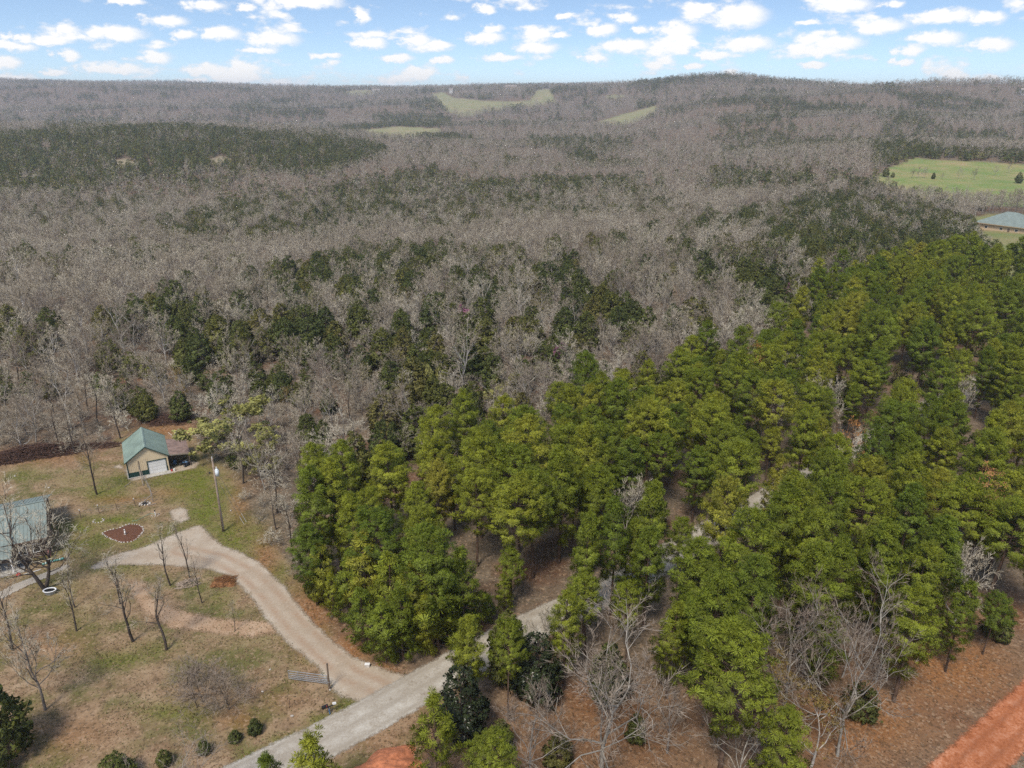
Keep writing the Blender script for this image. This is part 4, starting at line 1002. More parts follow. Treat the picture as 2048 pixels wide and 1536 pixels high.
def ribs_on(mb, o, a, b, nrib, w, hgt, nrm):
    """standing ribs along vector b, spread over vector a, on a sheet starting at o"""
    o, a, b, nrm = Vector(o), Vector(a), Vector(b), Vector(nrm).normalized()
    ad = a.normalized()
    for k in range(nrib+1):
        p = o+a*(k/nrib); s_ = ad*w/2; h_ = nrm*hgt
        mb._a([p-s_, p+s_, p+s_+b, p-s_+b, p-s_+h_, p+s_+h_, p+s_+b+h_, p-s_+b+h_], [(4, 5, 6, 7), (0, 1, 5, 4), (2, 3, 7, 6), (1, 2, 6, 5), (3, 0, 4, 7)])
def slab(mb, o, a, b, th):
    o, a, b = Vector(o), Vector(a), Vector(b); n = a.cross(b).normalized()*th
    return mb.prism([o, o+a, o+a+b, o+b], -n)
def roof_plane(name, m, par, o, a, b, nrib, th=0.06):
    """sheet-metal roof slope with standing ribs; a runs along the eave, b up the slope"""
    mb = MB(); slab(mb, o, a, b, th); n = Vector(a).cross(Vector(b)).normalized()
    ribs_on(mb, o, a, b, nrib, 0.05, 0.035, n); return mb.build(name, m, par)
def window(par, c, w, h, axis, frame='white_paint', nm='window'):
    """window in a wall: c centre on the wall face, axis = outward normal (unit, horizontal)"""
    n = Vector(axis); t = Vector((-n.y, n.x, 0)); c = Vector(c); R = Matrix((t, n, Vector((0, 0, 1)))).transposed()
    mb = MB()
    for sx in (-1, 1): mb.box(c+t*sx*w/2+n*0.03, (0.09, 0.08, h+0.09), R)
    for sz in (-1, 1): mb.box(c+Vector((0, 0, sz*h/2))+n*0.033, (w-0.09, 0.08, 0.09), R)
    f = mb.build(nm, frame, par)
    mb = MB(); mb.box(c+n*0.012, (w-0.08, 0.02, h-0.08), R); mb.build('pane', 'glass_dark', f)
    return f

# ---- garage
A, B = G(259, 957), G(339, 941); dx = (B-A); W = dx.length; rz = math.atan2(dx.y, dx.x)
g = empty('garage', (A.x, A.y, 0), rz); tag(g, 'cream garage with green metal roof and white roll-up door', 'garage')
D, EV, AP = 8.4, 3.05, 5.15
door0, door1, dh = W*0.50, W*0.95, 2.35
def wallp(m, pts, y0): return MB().prism([(x_, y0, z_) for x_, z_ in pts], (0, 0.12, 0))
mb = wallp('c', [(0, 0.95), (door0, 0.95), (door0, dh), (door1, dh), (door1, 0.95), (W, 0.95), (W, EV), (W/2, AP), (0, EV)], 0); ribs_on(mb, (0.0, 0, 0.95), (door0, 0, 0), (0, 0, 2.1), 12, 0.05, 0.03, (0, -1, 0)); mb.build('front_wall', 'cream_wall', g)
wallp('c', [(0, 0.95), (W, 0.95), (W, EV), (W/2, AP), (0, EV)], D-0.12).build('rear_wall', 'cream_wall', g)
for nm, x_ in (('side_wall', 0.0), ('side_wall', W-0.12)):
    mb = MB(); mb.box((x_+0.06, D/2, 0.95+(EV-0.95)/2), (0.12, D-0.245, EV-0.95)); ribs_on(mb, (x_ if x_ == 0 else W, 0.1, 0.95), (0, D-0.2, 0), (0, 0, EV-0.95), 16, 0.05, 0.03, (-1 if x_ == 0 else 1, 0, 0)); mb.build(nm, 'cream_wall', g)
mb = MB(); mb.box((door0/2-0.06, 0.06, 0.475), (door0-0.12, 0.13, 0.948)); mb.box(((door1+W)/2+0.03, 0.06, 0.475), (W-door1-0.06, 0.13, 0.948)); mb.box((-0.003+0.06, D/2, 0.475), (0.13, D-0.26, 0.948)); mb.box((W-0.057, D/2, 0.475), (0.13, D-0.26, 0.948)); mb.build('wainscot', 'green_trim', g)
mb = MB(); mb.box((door0-0.06, -0.01, dh/2), (0.12, 0.16, dh)); mb.box((door1+0.03, -0.01, dh/2), (0.1, 0.16, dh)); mb.box(((door0+door1)/2, -0.012, dh+0.06), (door1-door0+0.3, 0.16, 0.12)); mb.build('door_frame', 'green_trim', g)
dr = empty('garage_door', (0, 0, 0)); dr.parent = g
for k in range(4):
    mb = MB(); hh = dh/4; mb.box(((door0+door1)/2-0.0, 0.05, hh*(k+.5)), (door1-door0-0.02, 0.06, hh-0.02))
    for q_ in range(4): mb.box((door0+(door1-door0)*(q_+.5)/4, 0.018, hh*(k+.5)), ((door1-door0)/4-0.16, 0.02, hh-0.2))
    mb.build('door_panel', 'white_door', dr)
OV = 0.35; sl = (AP-EV)/(W/2)
for sgn in (1, -1):
    e0 = Vector((-OV, -OV, EV-OV*sl+0.06)) if sgn == 1 else Vector((W+OV, D+OV, EV-OV*sl+0.06))
    a_ = Vector((0, D+2*OV, 0))*sgn; b_ = Vector((sgn*(W/2+OV), 0, (W/2+OV)*sl))
    roof_plane('roof_slope', 'green_roof', g, e0, -a_ if False else a_, b_, 20) if False else roof_plane('roof_slope', 'green_roof', g, e0+a_, -a_, b_, 20)
for y_ in (-OV-0.025, D+OV+0.025):
    mb = MB()
    for s_ in (0, 1):
        p0 = Vector((-OV if s_ == 0 else W+OV, y_, EV-OV*sl-0.03)); p1 = Vector((W/2, y_, AP-0.03))
        mb.prism([p0, p1, p1+Vector((0, 0, 0.17)), p0+Vector((0, 0, 0.17))], (0, 0.04, 0))
    mb.build('rake_trim', 'green_trim', g)
mb = MB()
for s_ in (1, -1): mb.prism([(W/2, -OV, AP+0.13), (W/2+s_*0.22, -OV, AP+0.13-0.22*sl), (W/2+s_*0.22, -OV, AP+0.10-0.22*sl), (W/2, -OV, AP+0.10)], (0, D+2*OV, 0))
mb.build('ridge_cap', 'green_roof', g)
for x_ in (0.0, W):
    mb = MB(); mb.box((x_, 0.0, EV/2), (0.16, 0.16, EV-0.1)); mb.build('corner_trim', 'green_trim' if x_ == 0 else 'cream_wall', g)
LW, L0, L1 = 3.6, 0.25, 6.9
roof_plane('lean_to_roof', 'brown_roof', g, (W+LW, L0, 2.42), (0, L1-L0, 0), (-LW+0.05, 0, 0.46), 12, 0.07)
mb = MB(); mb.box((W+LW/2, L0-0.03, 2.56), (LW, 0.06, 0.22), Matrix.Rotation(0.127, 3, 'Y')); mb.build('lean_to_fascia', 'grey_wood', g)
for y_ in (L0+0.15, (L0+L1)/2, L1-0.15):
    mb = MB(); mb.box((W+LW-0.2, y_, 1.18), (0.13, 0.13, 2.36)); mb.build('post', 'old_wood', g)
mb = MB(); mb.box((W/2, D/2, 0.03), (W+0.5, D+0.5, 0.1)); mb.box((W*0.73, -0.7, 0.025), (W*0.6, 0.9, 0.08)); mb.build('slab', 'concrete', g)
def gl(x_, y_, z_=0): return g.matrix_basis @ Vector((x_, y_, z_)) if False else Vector((A.x+x_*math.cos(rz)-y_*math.sin(rz), A.y+x_*math.sin(rz)+y_*math.cos(rz), z_))

# ---- clutter under and beside the lean-to
def quad_bike(p, r):
    e = empty('quad_bike', p, r); tag(e, 'dark four-wheeled quad bike parked under the lean-to', 'quad bike')
    for sx in (-1, 1):
        for sy in (-1, 1):
            w = MB().tube((sx*0.38, sy*0.6, 0.28), (sx*0.58, sy*0.6, 0.28), 0.28, 14).build('wheel', 'rubber', e)
            MB().tube((sx*0.50, sy*0.6, 0.28), (sx*0.595, sy*0.6, 0.28), 0.13, 10).build('rim', 'galvanised', w)
    b_ = MB().box((0, 0, 0.5), (0.45, 1.3, 0.25)); b_.blob((0, -0.45, 0.72), (0.5, 0.55, 0.32), 3, 10, 6, .05); b_.build('body', 'blue_paint', e)
    for sy in (-1, 1): MB().box((0, sy*0.6, 0.66), (1.15, 0.6, 0.06)).build('fender', 'black_paint', e)
    MB().box((0, 0.25, 0.78), (0.34, 0.75, 0.14)).build('seat', 'rubber', e)
    MB().tube((-0.4, -0.3, 1.02), (0.4, -0.3, 1.02), 0.025, 6).tube((0, -0.42, 0.75), (0, -0.3, 1.02), 0.03, 6).build('handlebar', 'galvanised', e)
    m_ = MB()
    for k in range(5): m_.tube((-0.35+.175*k, -0.95, 0.82), (-0.35+.175*k, -0.45, 0.82), 0.012, 4)
    m_.build('rack', 'galvanised', e)
quad_bike(gl(W+2.6, 0.9), rz+0.5)
def barrel(p, m, label):
    e = empty('barrel', p); tag(e, label, 'barrel')
    b_ = MB()
    for z0, z1, r0, r1 in ((0, .3, .27, .29), (.3, .6, .29, .29), (.6, .9, .29, .27)): b_.tube((0, 0, z0), (0, 0, z1), r0, 14, r1)
    b_.build('shell', m, e)
    for z_ in (.3, .6, .89): MB().tube((0, 0, z_-.02), (0, 0, z_+.02), .305, 14).build('hoop', 'black_paint', e)
barrel(gl(W+1.1, 2.2), 'blue_paint', 'dark blue barrel in the shade of the lean-to')
e = empty('bucket', gl(W+0.75, -0.55)); tag(e, 'small white bucket outside the lean-to beside the garage door', 'bucket')
MB().tube((0, 0, 0), (0, 0, .38), .14, 12, .17).build('body', 'white_paint', e); MB().tube((0, 0, .36), (0, 0, .4), .18, 12).build('rim', 'white_paint', e); MB().tube((-.17, 0, .39), (.17, 0, .44), .01, 4).build('handle', 'galvanised', e)
e = empty('fuel_can', gl(W+0.35, -0.45)); tag(e, 'red fuel can beside the white bucket', 'can')
MB().box((0, 0, .17), (.26, .18, .34)).build('body', 'red_paint', e); MB().tube((.05, 0, .34), (.16, 0, .46), .025, 6).build('spout', 'black_paint', e)
for k in range(3):
    a_ = gl(W+3.25+.22*k, 1.4+.3*k, .06); b_ = a_+Vector((.3+.05*k, -.7-.2*k, 1.7+.15*k))
    ob = MB().tube(a_, b_, .045, 5).build('timber_prop', 'grey_wood'); tag(ob, 'grey timber leaning on the lean-to post', 'timber', 'timbers leaning on the lean-to')

# ---- house at the left edge
E1 = P(94, 1074, 3.1); E2 = P(30, 1088, 3.1); d_ = (E2-E1); rzh = math.atan2(d_.y, d_.x)
hs_ = empty('house', (E1.x, E1.y, 0), rzh); tag(hs_, 'brown house with pale green-grey metal roof at the left edge', 'house')
R1 = P(81, 1003, 5.4); loc = Matrix.Rotation(-rzh, 3, 'Z') @ (R1-E1); RUN = abs(loc.y); sg = 1 if loc.y > 0 else -1
LEN = 14.0
def hroof(nm, o_, a_, b_, n_): 
    o_, a_, b_ = Vector(o_), Vector(a_), Vector(b_)
    if a_.cross(b_).z < 0: o_, a_ = o_+a_, -a_
    return roof_plane(nm, 'grey_roof', hs_, o_, a_, b_, n_)
rs_ = 5.4-3.1
hroof('roof_slope', (0, 0, 3.1), (LEN, 0, 0), (0, sg*RUN, rs_), 30); hroof('roof_slope', (0, sg*2*RUN, 3.1), (LEN, 0, 0), (0, -sg*RUN, rs_), 30)
MB().box((LEN/2, sg*RUN, 5.45), (LEN, 0.3, 0.05)).build('ridge_cap', 'grey_roof', hs_)
hroof('porch_roof', (4.1, -sg*2.6, 2.55), (LEN-4.1, 0, 0), (0, sg*3.8, 1.25), 22)
wl_ = MB(); wl_.box((LEN/2, sg*0.75, 1.5), (LEN-.8, .15, 3.0)); wl_.box((0.5, sg*RUN, 1.5), (.15, 2*RUN-1.5, 3.0)); wl_.prism([(0.5, sg*0.7, 3.0), (0.5, sg*(2*RUN-.7), 3.0), (0.5, sg*RUN, 5.2)], (.15, 0, 0)); wl_.box((LEN/2, sg*(2*RUN-.75), 1.5), (LEN-.8, .15, 3.0)); wl_.build('wall', 'brick_brown', hs_)
wy = sg*0.675
for wx in (1.6, 3.2): window(hs_, (wx, wy, 1.5), 0.85, 1.3, (0, -sg, 0))
MB().box((0.0, -sg*.04, 3.02), (0.1, .1, .2)).box((LEN/2, -sg*.04, 3.0), (LEN, .08, .16)).build('gutter', 'brick_brown', hs_)
for px_ in (4.3, 8.0, 11.5): MB().box((px_, -sg*2.4, 1.25), (.14, .14, 2.5)).build('porch_post', 'white_paint', hs_)
MB().box((LEN/2+1.5, -sg*1.0, .1), (LEN-3.2, 3.2, .2)).build('porch_floor', 'concrete', hs_)
# clutter in front of the house
def heap(name, p, n, ln, wid, hgt, m, label, cat, rzz=0, r=0.03, seed=1, seglen=1.2):
    rr = np.random.default_rng(seed); S = Soup(); segs = []
    for k in range(n):
        t = rr.uniform(-1, 1); q_ = rr.uniform(-1, 1); top_ = hgt*(1-t*t)*(1-q_*q_)
        c_ = np.array([t*ln/2, q_*wid/2, rr.uniform(.02, 1)*top_+.05]); a_ = rr.uniform(0, 6.283); l_ = seglen*rr.uniform(.4, 1.3)/2
        d_ = np.array([math.cos(a_)*l_, math.sin(a_)*l_*.7, rr.uniform(-.25, .35)*l_]); k2 = d_*0.3+rr.normal(size=3)*.1*l_
        segs.append((c_-d_, c_+k2*.3, r*rr.uniform(.7, 1.5), r)); segs.append((c_+k2*.3, c_+d_, r, r*.4))
    tubes(S, segs, 3, 0)
    ob = bpy.data.objects.new(name, S.mesh(name, {0: m})); link(ob); ob.location = p; ob.rotation_euler = (0, 0, rzz)
    return tag(ob, label, cat)
c_ = G(52, 1130); heap('scrap_heap', c_, 60, 3.4, 1.4, .5, 'black_paint', 'dark jumble of scrap and sticks in front of the porch', 'scrap heap', rzh, .035, 5)
e = empty('tarp_roll', G(107, 1124), rzh+.1); tag(e, 'rolled green tarp lying beside the big forked tree', 'tarp')
mb = MB(); pr = None
for k in range(8):
    t0, t1 = k/8, (k+1)/8; mb.tube((-1.3+2.6*t0, .06*math.sin(9*t0), .16), (-1.3+2.6*t1, .06*math.sin(9*t1), .16), .15+.03*math.sin(13*t0), 7, .15+.03*math.sin(13*t1))
mb.build('roll', 'tarp_green', e, True)
for k in (-.8, .1, .9): MB().tube((k-.03, 0, .16), (k+.03, 0, .16), .195, 8).build('strap', 'white_paint', e)
e = empty('garden_chair', G(99, 1112), .4); tag(e, 'small pink garden seat near the end of the tarp', 'chair')
MB().box((0, 0, .42), (.5, .5, .06)).build('seat', 'pink_paint', e); MB().box((0, .24, .68), (.5, .05, .45)).build('backrest', 'pink_paint', e)
for sx in (-1, 1):
    for sy in (-1, 1): MB().box((sx*.21, sy*.21, .2), (.05, .05, .4)).build('leg', 'pink_paint', e)
ob = MB().blob((0, 0, .22), (.55, .5, .5), 4, 10, 6, .05).build('yard_ball', 'red_paint', None, True); ob.location = G(38, 1152); tag(ob, 'round red ball left of the concrete walk', 'ball')
ob = MB().tube((-1, 0, .05), (1.0, .1, .08), .045, 6).build('white_pipe', 'white_paint'); ob.location = G(65, 1145); ob.rotation_euler = (0, 0, .55); tag(ob, 'thin white pipe lying beside the concrete walk', 'pipe')

# ---- oval tub, flower bed, stone ring, yard hydrant
def ringloft(mb, rings):
    n = len(rings[0]); b = len(mb.V)
    for r_ in rings: mb.V += [tuple(p) for p in r_]
    for i in range(len(rings)-1):
        for k in range(n): mb.F.append((b+i*n+k, b+i*n+(k+1) % n, b+(i+1)*n+(k+1) % n, b+(i+1)*n+k))
    return mb
def oval(rx, ry, z_, n=20): return [(rx*math.cos(6.2832*k/n), ry*math.sin(6.2832*k/n), z_) for k in range(n)]
e = empty('oval_tub', G(101, 1187), .1); tag(e, 'oval white-rimmed tub with dark inside under the forked tree', 'tub')
ringloft(MB(), [oval(.62, .42, 0), oval(.78, .52, .45), oval(.80, .54, .5)]).build('shell', 'galvanised', e, True)
ringloft(MB(), [oval(.80, .54, .5), oval(.84, .58, .56), oval(.78, .52, .60), oval(.66, .42, .56), oval(.66, .42, .5)]).build('rim', 'white_paint', e, True)
mb = MB(); ringloft(mb, [oval(.66, .42, .5), oval(.6, .38, .3)]); mb.F.append(tuple(range(20, 40))); mb.build('soil', 'rubber', e)

BED = [(205,1067),(214,1061),(238,1057),(253,1050),(270,1048),(284,1053),(288,1061),(281,1071),(272,1080),(258,1085),(245,1086),(230,1082),(217,1076),(208,1071)]
bc = G(247, 1067); e = empty('flower_bed', bc); tag(e, 'heart-shaped mulch flower bed edged with pale stones', 'flower bed')
bp = [G(u_, v_)-bc for u_, v_ in BED]; bp = [Vector((p[0], p[1], 0)) for p in smoothline([tuple(p) for p in bp]+[tuple(bp[0])], 2)[:-1]]
mb = MB(); ringloft(mb, [[p*k+Vector((0, 0, z_)) for p in bp] for k, z_ in ((1, .02), (.85, .1), (.5, .17), (.2, .2))]); mb.F.append(tuple(range(3*len(bp), 4*len(bp)))); mb.build('mulch', 'mulch', e, True)
stone_mesh = [MB().blob((0, 0, .06), (.32, .2, .17), 70+k).build('stone', 'pale_stone', e) for k in range(4)]
per_ = [0.0]
for a_, b_ in zip(bp, bp[1:]+bp[:1]): per_.append(per_[-1]+(b_-a_).length)
ns = int(per_[-1]/.42); rr = random.Random(5)
for k in range(ns):
    s_ = per_[-1]*k/ns; i = max(j for j in range(len(bp)) if per_[j] <= s_); f_ = (s_-per_[i])/max(per_[i+1]-per_[i], 1e-6)
    p = bp[i].lerp(bp[(i+1) % len(bp)], f_)
    ob = stone_mesh[k] if k < 4 else link(bpy.data.objects.new('stone', stone_mesh[k % 4].data), e)
    ob.location = p+Vector((rr.uniform(-.05, .05), rr.uniform(-.05, .05), 0)); ob.rotation_euler = (0, 0, rr.uniform(0, 6)); ob.scale = (rr.uniform(.8, 1.2),)*3
e = empty('garden_statue', G(251, 1071)); tag(e, 'small pale garden statue in the middle of the flower bed', 'statue')
MB().box((0, 0, .22), (.26, .26, .16)).build('plinth', 'pale_stone', e)
MB().tube((0, 0, .3), (0, 0, .75), .13, 10, .08).tube((0, 0, .75), (0, 0, .85), .08, 8, .05).blob((0, 0, .95), (.18, .18, .22), 2, 8, 6, .03).build('figure', 'white_paint', e, True)
e = empty('fire_ring', G(197, 1042)); tag(e, 'small broken ring of stones in the lawn above the flower bed', 'stone ring')
for k in range(9):
    a_ = 6.2832*k/11; ob = link(bpy.data.objects.new('stone', stone_mesh[k % 4].data), e); ob.location = (.75*math.cos(a_+2.8), .6*math.sin(a_+2.8), 0); ob.rotation_euler = (0, 0, a_)
e = empty('yard_hydrant', G(311, 1031)); tag(e, 'short yard tap with a black cap in a stone-ringed grass patch', 'yard tap')
MB().tube((0, 0, 0), (0, 0, .75), .06, 8).build('standpipe', 'white_paint', e); MB().blob((0, 0, .82), (.24, .24, .26), 3, 8, 5, .05).build('cap', 'black_paint', e)
for k in range(7):
    a_ = 6.2832*k/8+3.4; ob = link(bpy.data.objects.new('stone', stone_mesh[k % 4].data), e); ob.location = (.5*math.cos(a_), .45*math.sin(a_), 0); ob.rotation_euler = (0, 0, a_); ob.scale = (.7,)*3
hp = [G(u_, v_) for u_, v_ in ((264, 1043), (275, 1041), (284, 1036), (293, 1031), (302, 1027), (309, 1029))]; mb = MB()
for a_, b_ in zip(hp[:-1], hp[1:]): mb.tube(a_+Vector((0, 0, .05)), b_+Vector((0, 0, .05)), .03, 5)
tag(mb.build('garden_hose', 'hose_green'), 'pale green garden hose lying across the lawn to the yard tap', 'hose')

# ---- fences
def fence(pts, heights, label, m='old_wood', wires=(.45, .8, 1.1), white=()):
    o_ = pts[0]; e = empty('wire_fence', (o_.x, o_.y, 0)); tag(e, label, 'fence'); rr = random.Random(len(pts))
    tops = []
    for k, (p, h_) in enumerate(zip(pts, heights)):
        q_ = Vector((p.x-o_.x, p.y-o_.y, 0)); t_ = q_+Vector((rr.uniform(-.08, .08), rr.uniform(-.08, .08), h_)); tops.append((q_, t_))
        ps = MB().tube(q_, t_, .06, 6, .05).build('post', m, e)
        if k in white: MB().tube(t_-(t_-q_)*.1, t_+Vector((0, 0, .02)), .062, 6).build('post_cap', 'white_paint', ps)
    for w_ in wires:
        mb = MB()
        for (a0, a1), (b0, b1) in zip(tops[:-1], tops[1:]):
            a_ = a0+(a1-a0).normalized()*w_; b_ = b0+(b1-b0).normalized()*w_; mid_ = (a_+b_)/2-Vector((0, 0, .04)); mb.tube(a_, mid_, .012, 3); mb.tube(mid_, b_, .012, 3)
        mb.build('wire', 'galvanised', e)
fence([G(*k) for k in ((88, 1050), (125, 1044), (162, 1036), (199, 1027), (235, 1021), (271, 1012), (306, 1004))], [1.3, 1.4, 1.45, 1.5, 1.3, 1.4, 1.3], 'low wire fence of thin posts running left across the lawn', white=(2, 3, 5))
fence([G(*k) for k in ((306, 1004), (302, 990), (295, 974), (288, 962), (281, 953))], [1.5, 1.6, 1.3, 1.9, 2.9], 'ragged wooden fence from the garage down to the lawn fence', 'grey_wood')
for (u0, v0, u1, v1, z0, z1, lb) in ((281, 950, 287, 972, 1.5, .1, 'long grey board sloping off the ragged fence'), (277, 1014, 306, 996, .1, .7, 'grey pole lying across the stone heap at the fence corner'), (296, 1012, 312, 1008, .1, .1, 'short pale board on the grass at the fence corner'), (249, 974, 262, 965, .05, .05, 'thin pale stick on the grass before the garage')):
    ob = MB().tube(G(u0, v0)+Vector((0, 0, z0)), G(u1, v1)+Vector((0, 0, z1)), .06, 5).build('loose_board', 'grey_wood'); tag(ob, lb, 'board')
e = empty('stone_heap', G(290, 1008)); tag(e, 'heap of pale stones at the corner of the two fences', 'stone heap')
for k in range(10):
    a_ = 6.2832*k/10; ob = link(bpy.data.objects.new('stone', stone_mesh[k % 4].data), e); ob.location = (.75*math.cos(a_), .5*math.sin(a_), .03); ob.rotation_euler = (.3, .2, a_); ob.scale = (1.3,)*3
MB().blob((0, 0, .05), (1.1, .7, .3), 9).build('ash', 'rubber', e)

# ---- utility pole
b_ = G(447, 1063); e = empty('utility_pole', b_); tag(e, 'tall wooden utility pole with grey transformer and guy wires', 'utility pole')
hp_ = 11.9
MB().tube((0, 0, -.3), (0, 0, hp_), .19, 10, .12).build('pole', 'pole_wood', e, True)
tr = MB().tube((.42, -.05, hp_-2.7), (.42, -.05, hp_-1.75), .27, 14).tube((.42, -.05, hp_-1.75), (.42, -.05, hp_-1.65), .27, 14, .16).build('transformer', 'transformer_grey', e, True)
MB().tube((.42, -.05, hp_-1.65), (.42, -.05, hp_-1.25), .05, 8).tube((.42, -.05, hp_-1.5), (.42, -.05, hp_-1.45), .1, 8).build('bushing', 'white_paint', tr); MB().box((.13, -.02, hp_-2.2), (.2, .1, .5)).build('bracket', 'galvanised', tr)
MB().tube((-.15, -.05, hp_-2.3), (-.6, -.12, hp_-2.1), .03, 6).blob((-.62, -.12, hp_-2.2), (.3, .3, .28), 2, 8, 5, .03).build('yard_lamp', 'black_paint', e)
MB().tube((0, 0, hp_-.2), (.05, -.35, hp_-.05), .03, 6).tube((0, 0, hp_), (0, 0, hp_+.28), .05, 8).build('insulator', 'white_paint', e)
MB().tube((.13, -.1, hp_-3), (.17, -.14, .4), .02, 4).build('ground_wire', 'galvanised', e)
for (uv, z_) in (((493, 1044), hp_-1.0), ((488, 1048), hp_-2.9)):
    q_ = G(*uv)-b_; MB().tube((0, 0, z_), q_, .018, 4).build('guy_wire', 'galvanised', e); MB().tube(q_, q_.lerp(Vector((0, 0, z_)), .16), .035, 5).build('guy_guard', 'white_paint', e)

# ---- metal gate and its post
p0, p1 = P(578, 1357, .35), P(655, 1367, .35); d_ = p1-p0; gw = d_.length
e = empty('farm_gate', (p0.x, p0.y, 0), math.atan2(d_.y, d_.x)); tag(e, 'open galvanised tube farm gate standing in the grass', 'gate')
for k, z_ in enumerate((.38, .60, .83, 1.10, 1.42)): MB().tube((0, 0, z_), (gw, 0, z_), .035, 8).build('rail', 'galvanised', e)
for k in range(5): MB().box((gw*k/4, 0, .90), (.05, .045, 1.04)).build('stile', 'galvanised', e)
for z_ in (.6, 1.1): MB().box((gw+.06, 0, z_), (.16, .06, .07)).build('hinge', 'black_paint', e)
e = empty('gate_post', G(659, 1379)); tag(e, 'tall dark wooden gate post at the edge of the driveway', 'post')
MB().tube((0, 0, -.2), (.03, 0, 3.4), .12, 8, .09).build('shaft', 'old_wood', e); MB().tube((.03, 0, 3.4), (.03, 0, 3.52), .1, 8, .05).build('cap', 'dark_bark', e); MB().tube((-.02, .02, 1.0), (0, .02, 1.1), .14, 8).build('wire_band', 'galvanised', e)
# mailbox
e = empty('mailbox', G(660, 1428), .55); tag(e, 'black mailbox on a blue post leaning at the roadside', 'mailbox')
MB().tube((0, 0, 0), (-.05, .02, .95), .07, 8).build('post', 'blue_paint', e); MB().box((.05, 0, .98), (1.1, .1, .08)).build('arm', 'black_paint', e)
mb = MB(); arc = [(-.15, .0), (.15, .0)]+[(.15*math.cos(a_), .2+.15*math.sin(a_)) for a_ in np.linspace(0, math.pi, 8)]; mb.prism([(-.75, y_, 1.03+z_) for y_, z_ in arc], (.62, 0, 0)); mb.build('box', 'black_paint', e)
MB().box((.55, 0, 1.14), (.34, .22, .16), Matrix.Rotation(.3, 3, 'Y')).build('paper_box', 'white_paint', e); MB().box((-.3, -.17, 1.3), (.05, .02, .22)).build('flag', 'red_paint', e)
e = empty('cable_pedestal', G(735, 1334)); tag(e, 'small pale grey cable box at the foot of a roadside tree', 'cable box')
MB().box((0, 0, .2), (.5, .3, .4)).build('body', 'pale_stone', e); MB().box((0, 0, .42), (.56, .36, .05)).build('lid', 'white_paint', e)
for k, (u_, v_, s_, lb) in enumerate(((584, 1433, 1.3, 'white stone in the grass below the metal gate'), (540, 1340, 1, 'small white stone left of the metal gate'), (660, 1380, 1.1, 'pale stone at the foot of the gate post'), (525, 1384, 1, 'flat pale stone below the tangled thicket'), (664, 1233, 1.2, 'white stone in the leaf litter beside the driveway'), (462, 1022, 1.4, 'flat pale stone behind the utility pole'), (30, 953, 1.2, 'white stone in the back lawn near the left edge'), (98, 976, 1.3, 'flat white stone in the middle of the back lawn'))):
    ob = link(bpy.data.objects.new('field_stone', stone_mesh[k % 4].data)); ob.location = G(u_, v_); ob.scale = (s_,)*3; ob.rotation_euler = (0, 0, k); tag(ob, lb, 'stone')
ob = MB().tube((0, 0, 0), (.03, 0, 1.25), .03, 5).build('marker_stake', 'brush_wood'); ob.location = G(580, 1414); tag(ob, 'thin brown stake in the grass left of the mailbox', 'stake')

# ---- heaps of brush, straw and dirt
a_, b_ = G(-30, 925), G(150, 897); d_ = b_-a_; heap('brush_pile', (a_+b_)/2, 1500, d_.length+1, 5.0, 2.1, 'brush_wood', 'long brown brush pile along the left edge of the woods', 'brush pile', math.atan2(d_.y, d_.x), .045, 8, 2.6)
heap('brush_pile', G(192, 894), 240, 8, 2.4, .8, 'brush_wood', 'low thin end of brush behind the back lawn', 'brush pile', .3, .035, 9, 2.0)
heap('brush_pile', G(340, 843), 420, 7, 4.5, 1.9, 'brush_wood', 'dark brush pile at the wood edge behind the garage', 'brush pile', .1, .04, 10, 2.0)
heap('branch_pile', G(377, 1168), 130, 2.6, 1.7, .55, 'pale_stick', 'small pile of pale cut branches next to a sapling', 'branch pile', .4, .03, 11, 1.2)
def mound(name, p, rx, ry, h_, m, label, seed, rzz=0.0):
    n_, k_ = 64, 26; rings = []
    for i in range(k_):
        t_ = 1-i/(k_-1)*.985; a_ = np.linspace(0, 2*math.pi, n_+1)[:-1]
        ed = 1+.14*np.sin(3*a_+seed)+.08*np.sin(7*a_+2*seed); x_ = rx*t_*np.cos(a_)*ed; y_ = ry*t_*np.sin(a_)*ed
        f_ = (1-t_**2)**1.3
        z_ = h_*f_*(1+.25*vnoise(x_, y_, rx*.6, seed))+(.10*vnoise(x_, y_, .6, seed+1)+.06*vnoise(x_, y_, .22, seed+2))*min(1, f_*4)-.05
        rings.append([tuple(q_) for q_ in np.stack([x_, y_, z_], 1)])
    mb = ringloft(MB(), rings); mb.F.append(tuple(range((k_-1)*n_, k_*n_))); ob = mb.build(name, m, None, True); ob.location = p; ob.rotation_euler = (0, 0, rzz); return tag(ob, label, 'mound')
mound('straw_mound', G(447, 1166), 1.7, 1.2, .5, 'straw', 'orange-brown mound of straw and pine needles by the driveway', 3)
heap('straw_heap', G(449, 1164), 260, 3.0, 2.2, .95, 'straw', 'loose orange straw and twigs lying over the mound', 'straw', .2, .025, 13, .8)
mound('clay_mound', G(765, 1545), 4.2, 2.6, 1.5, 'red_clay', 'mound of bare red clay at the bottom edge', 5, .5)
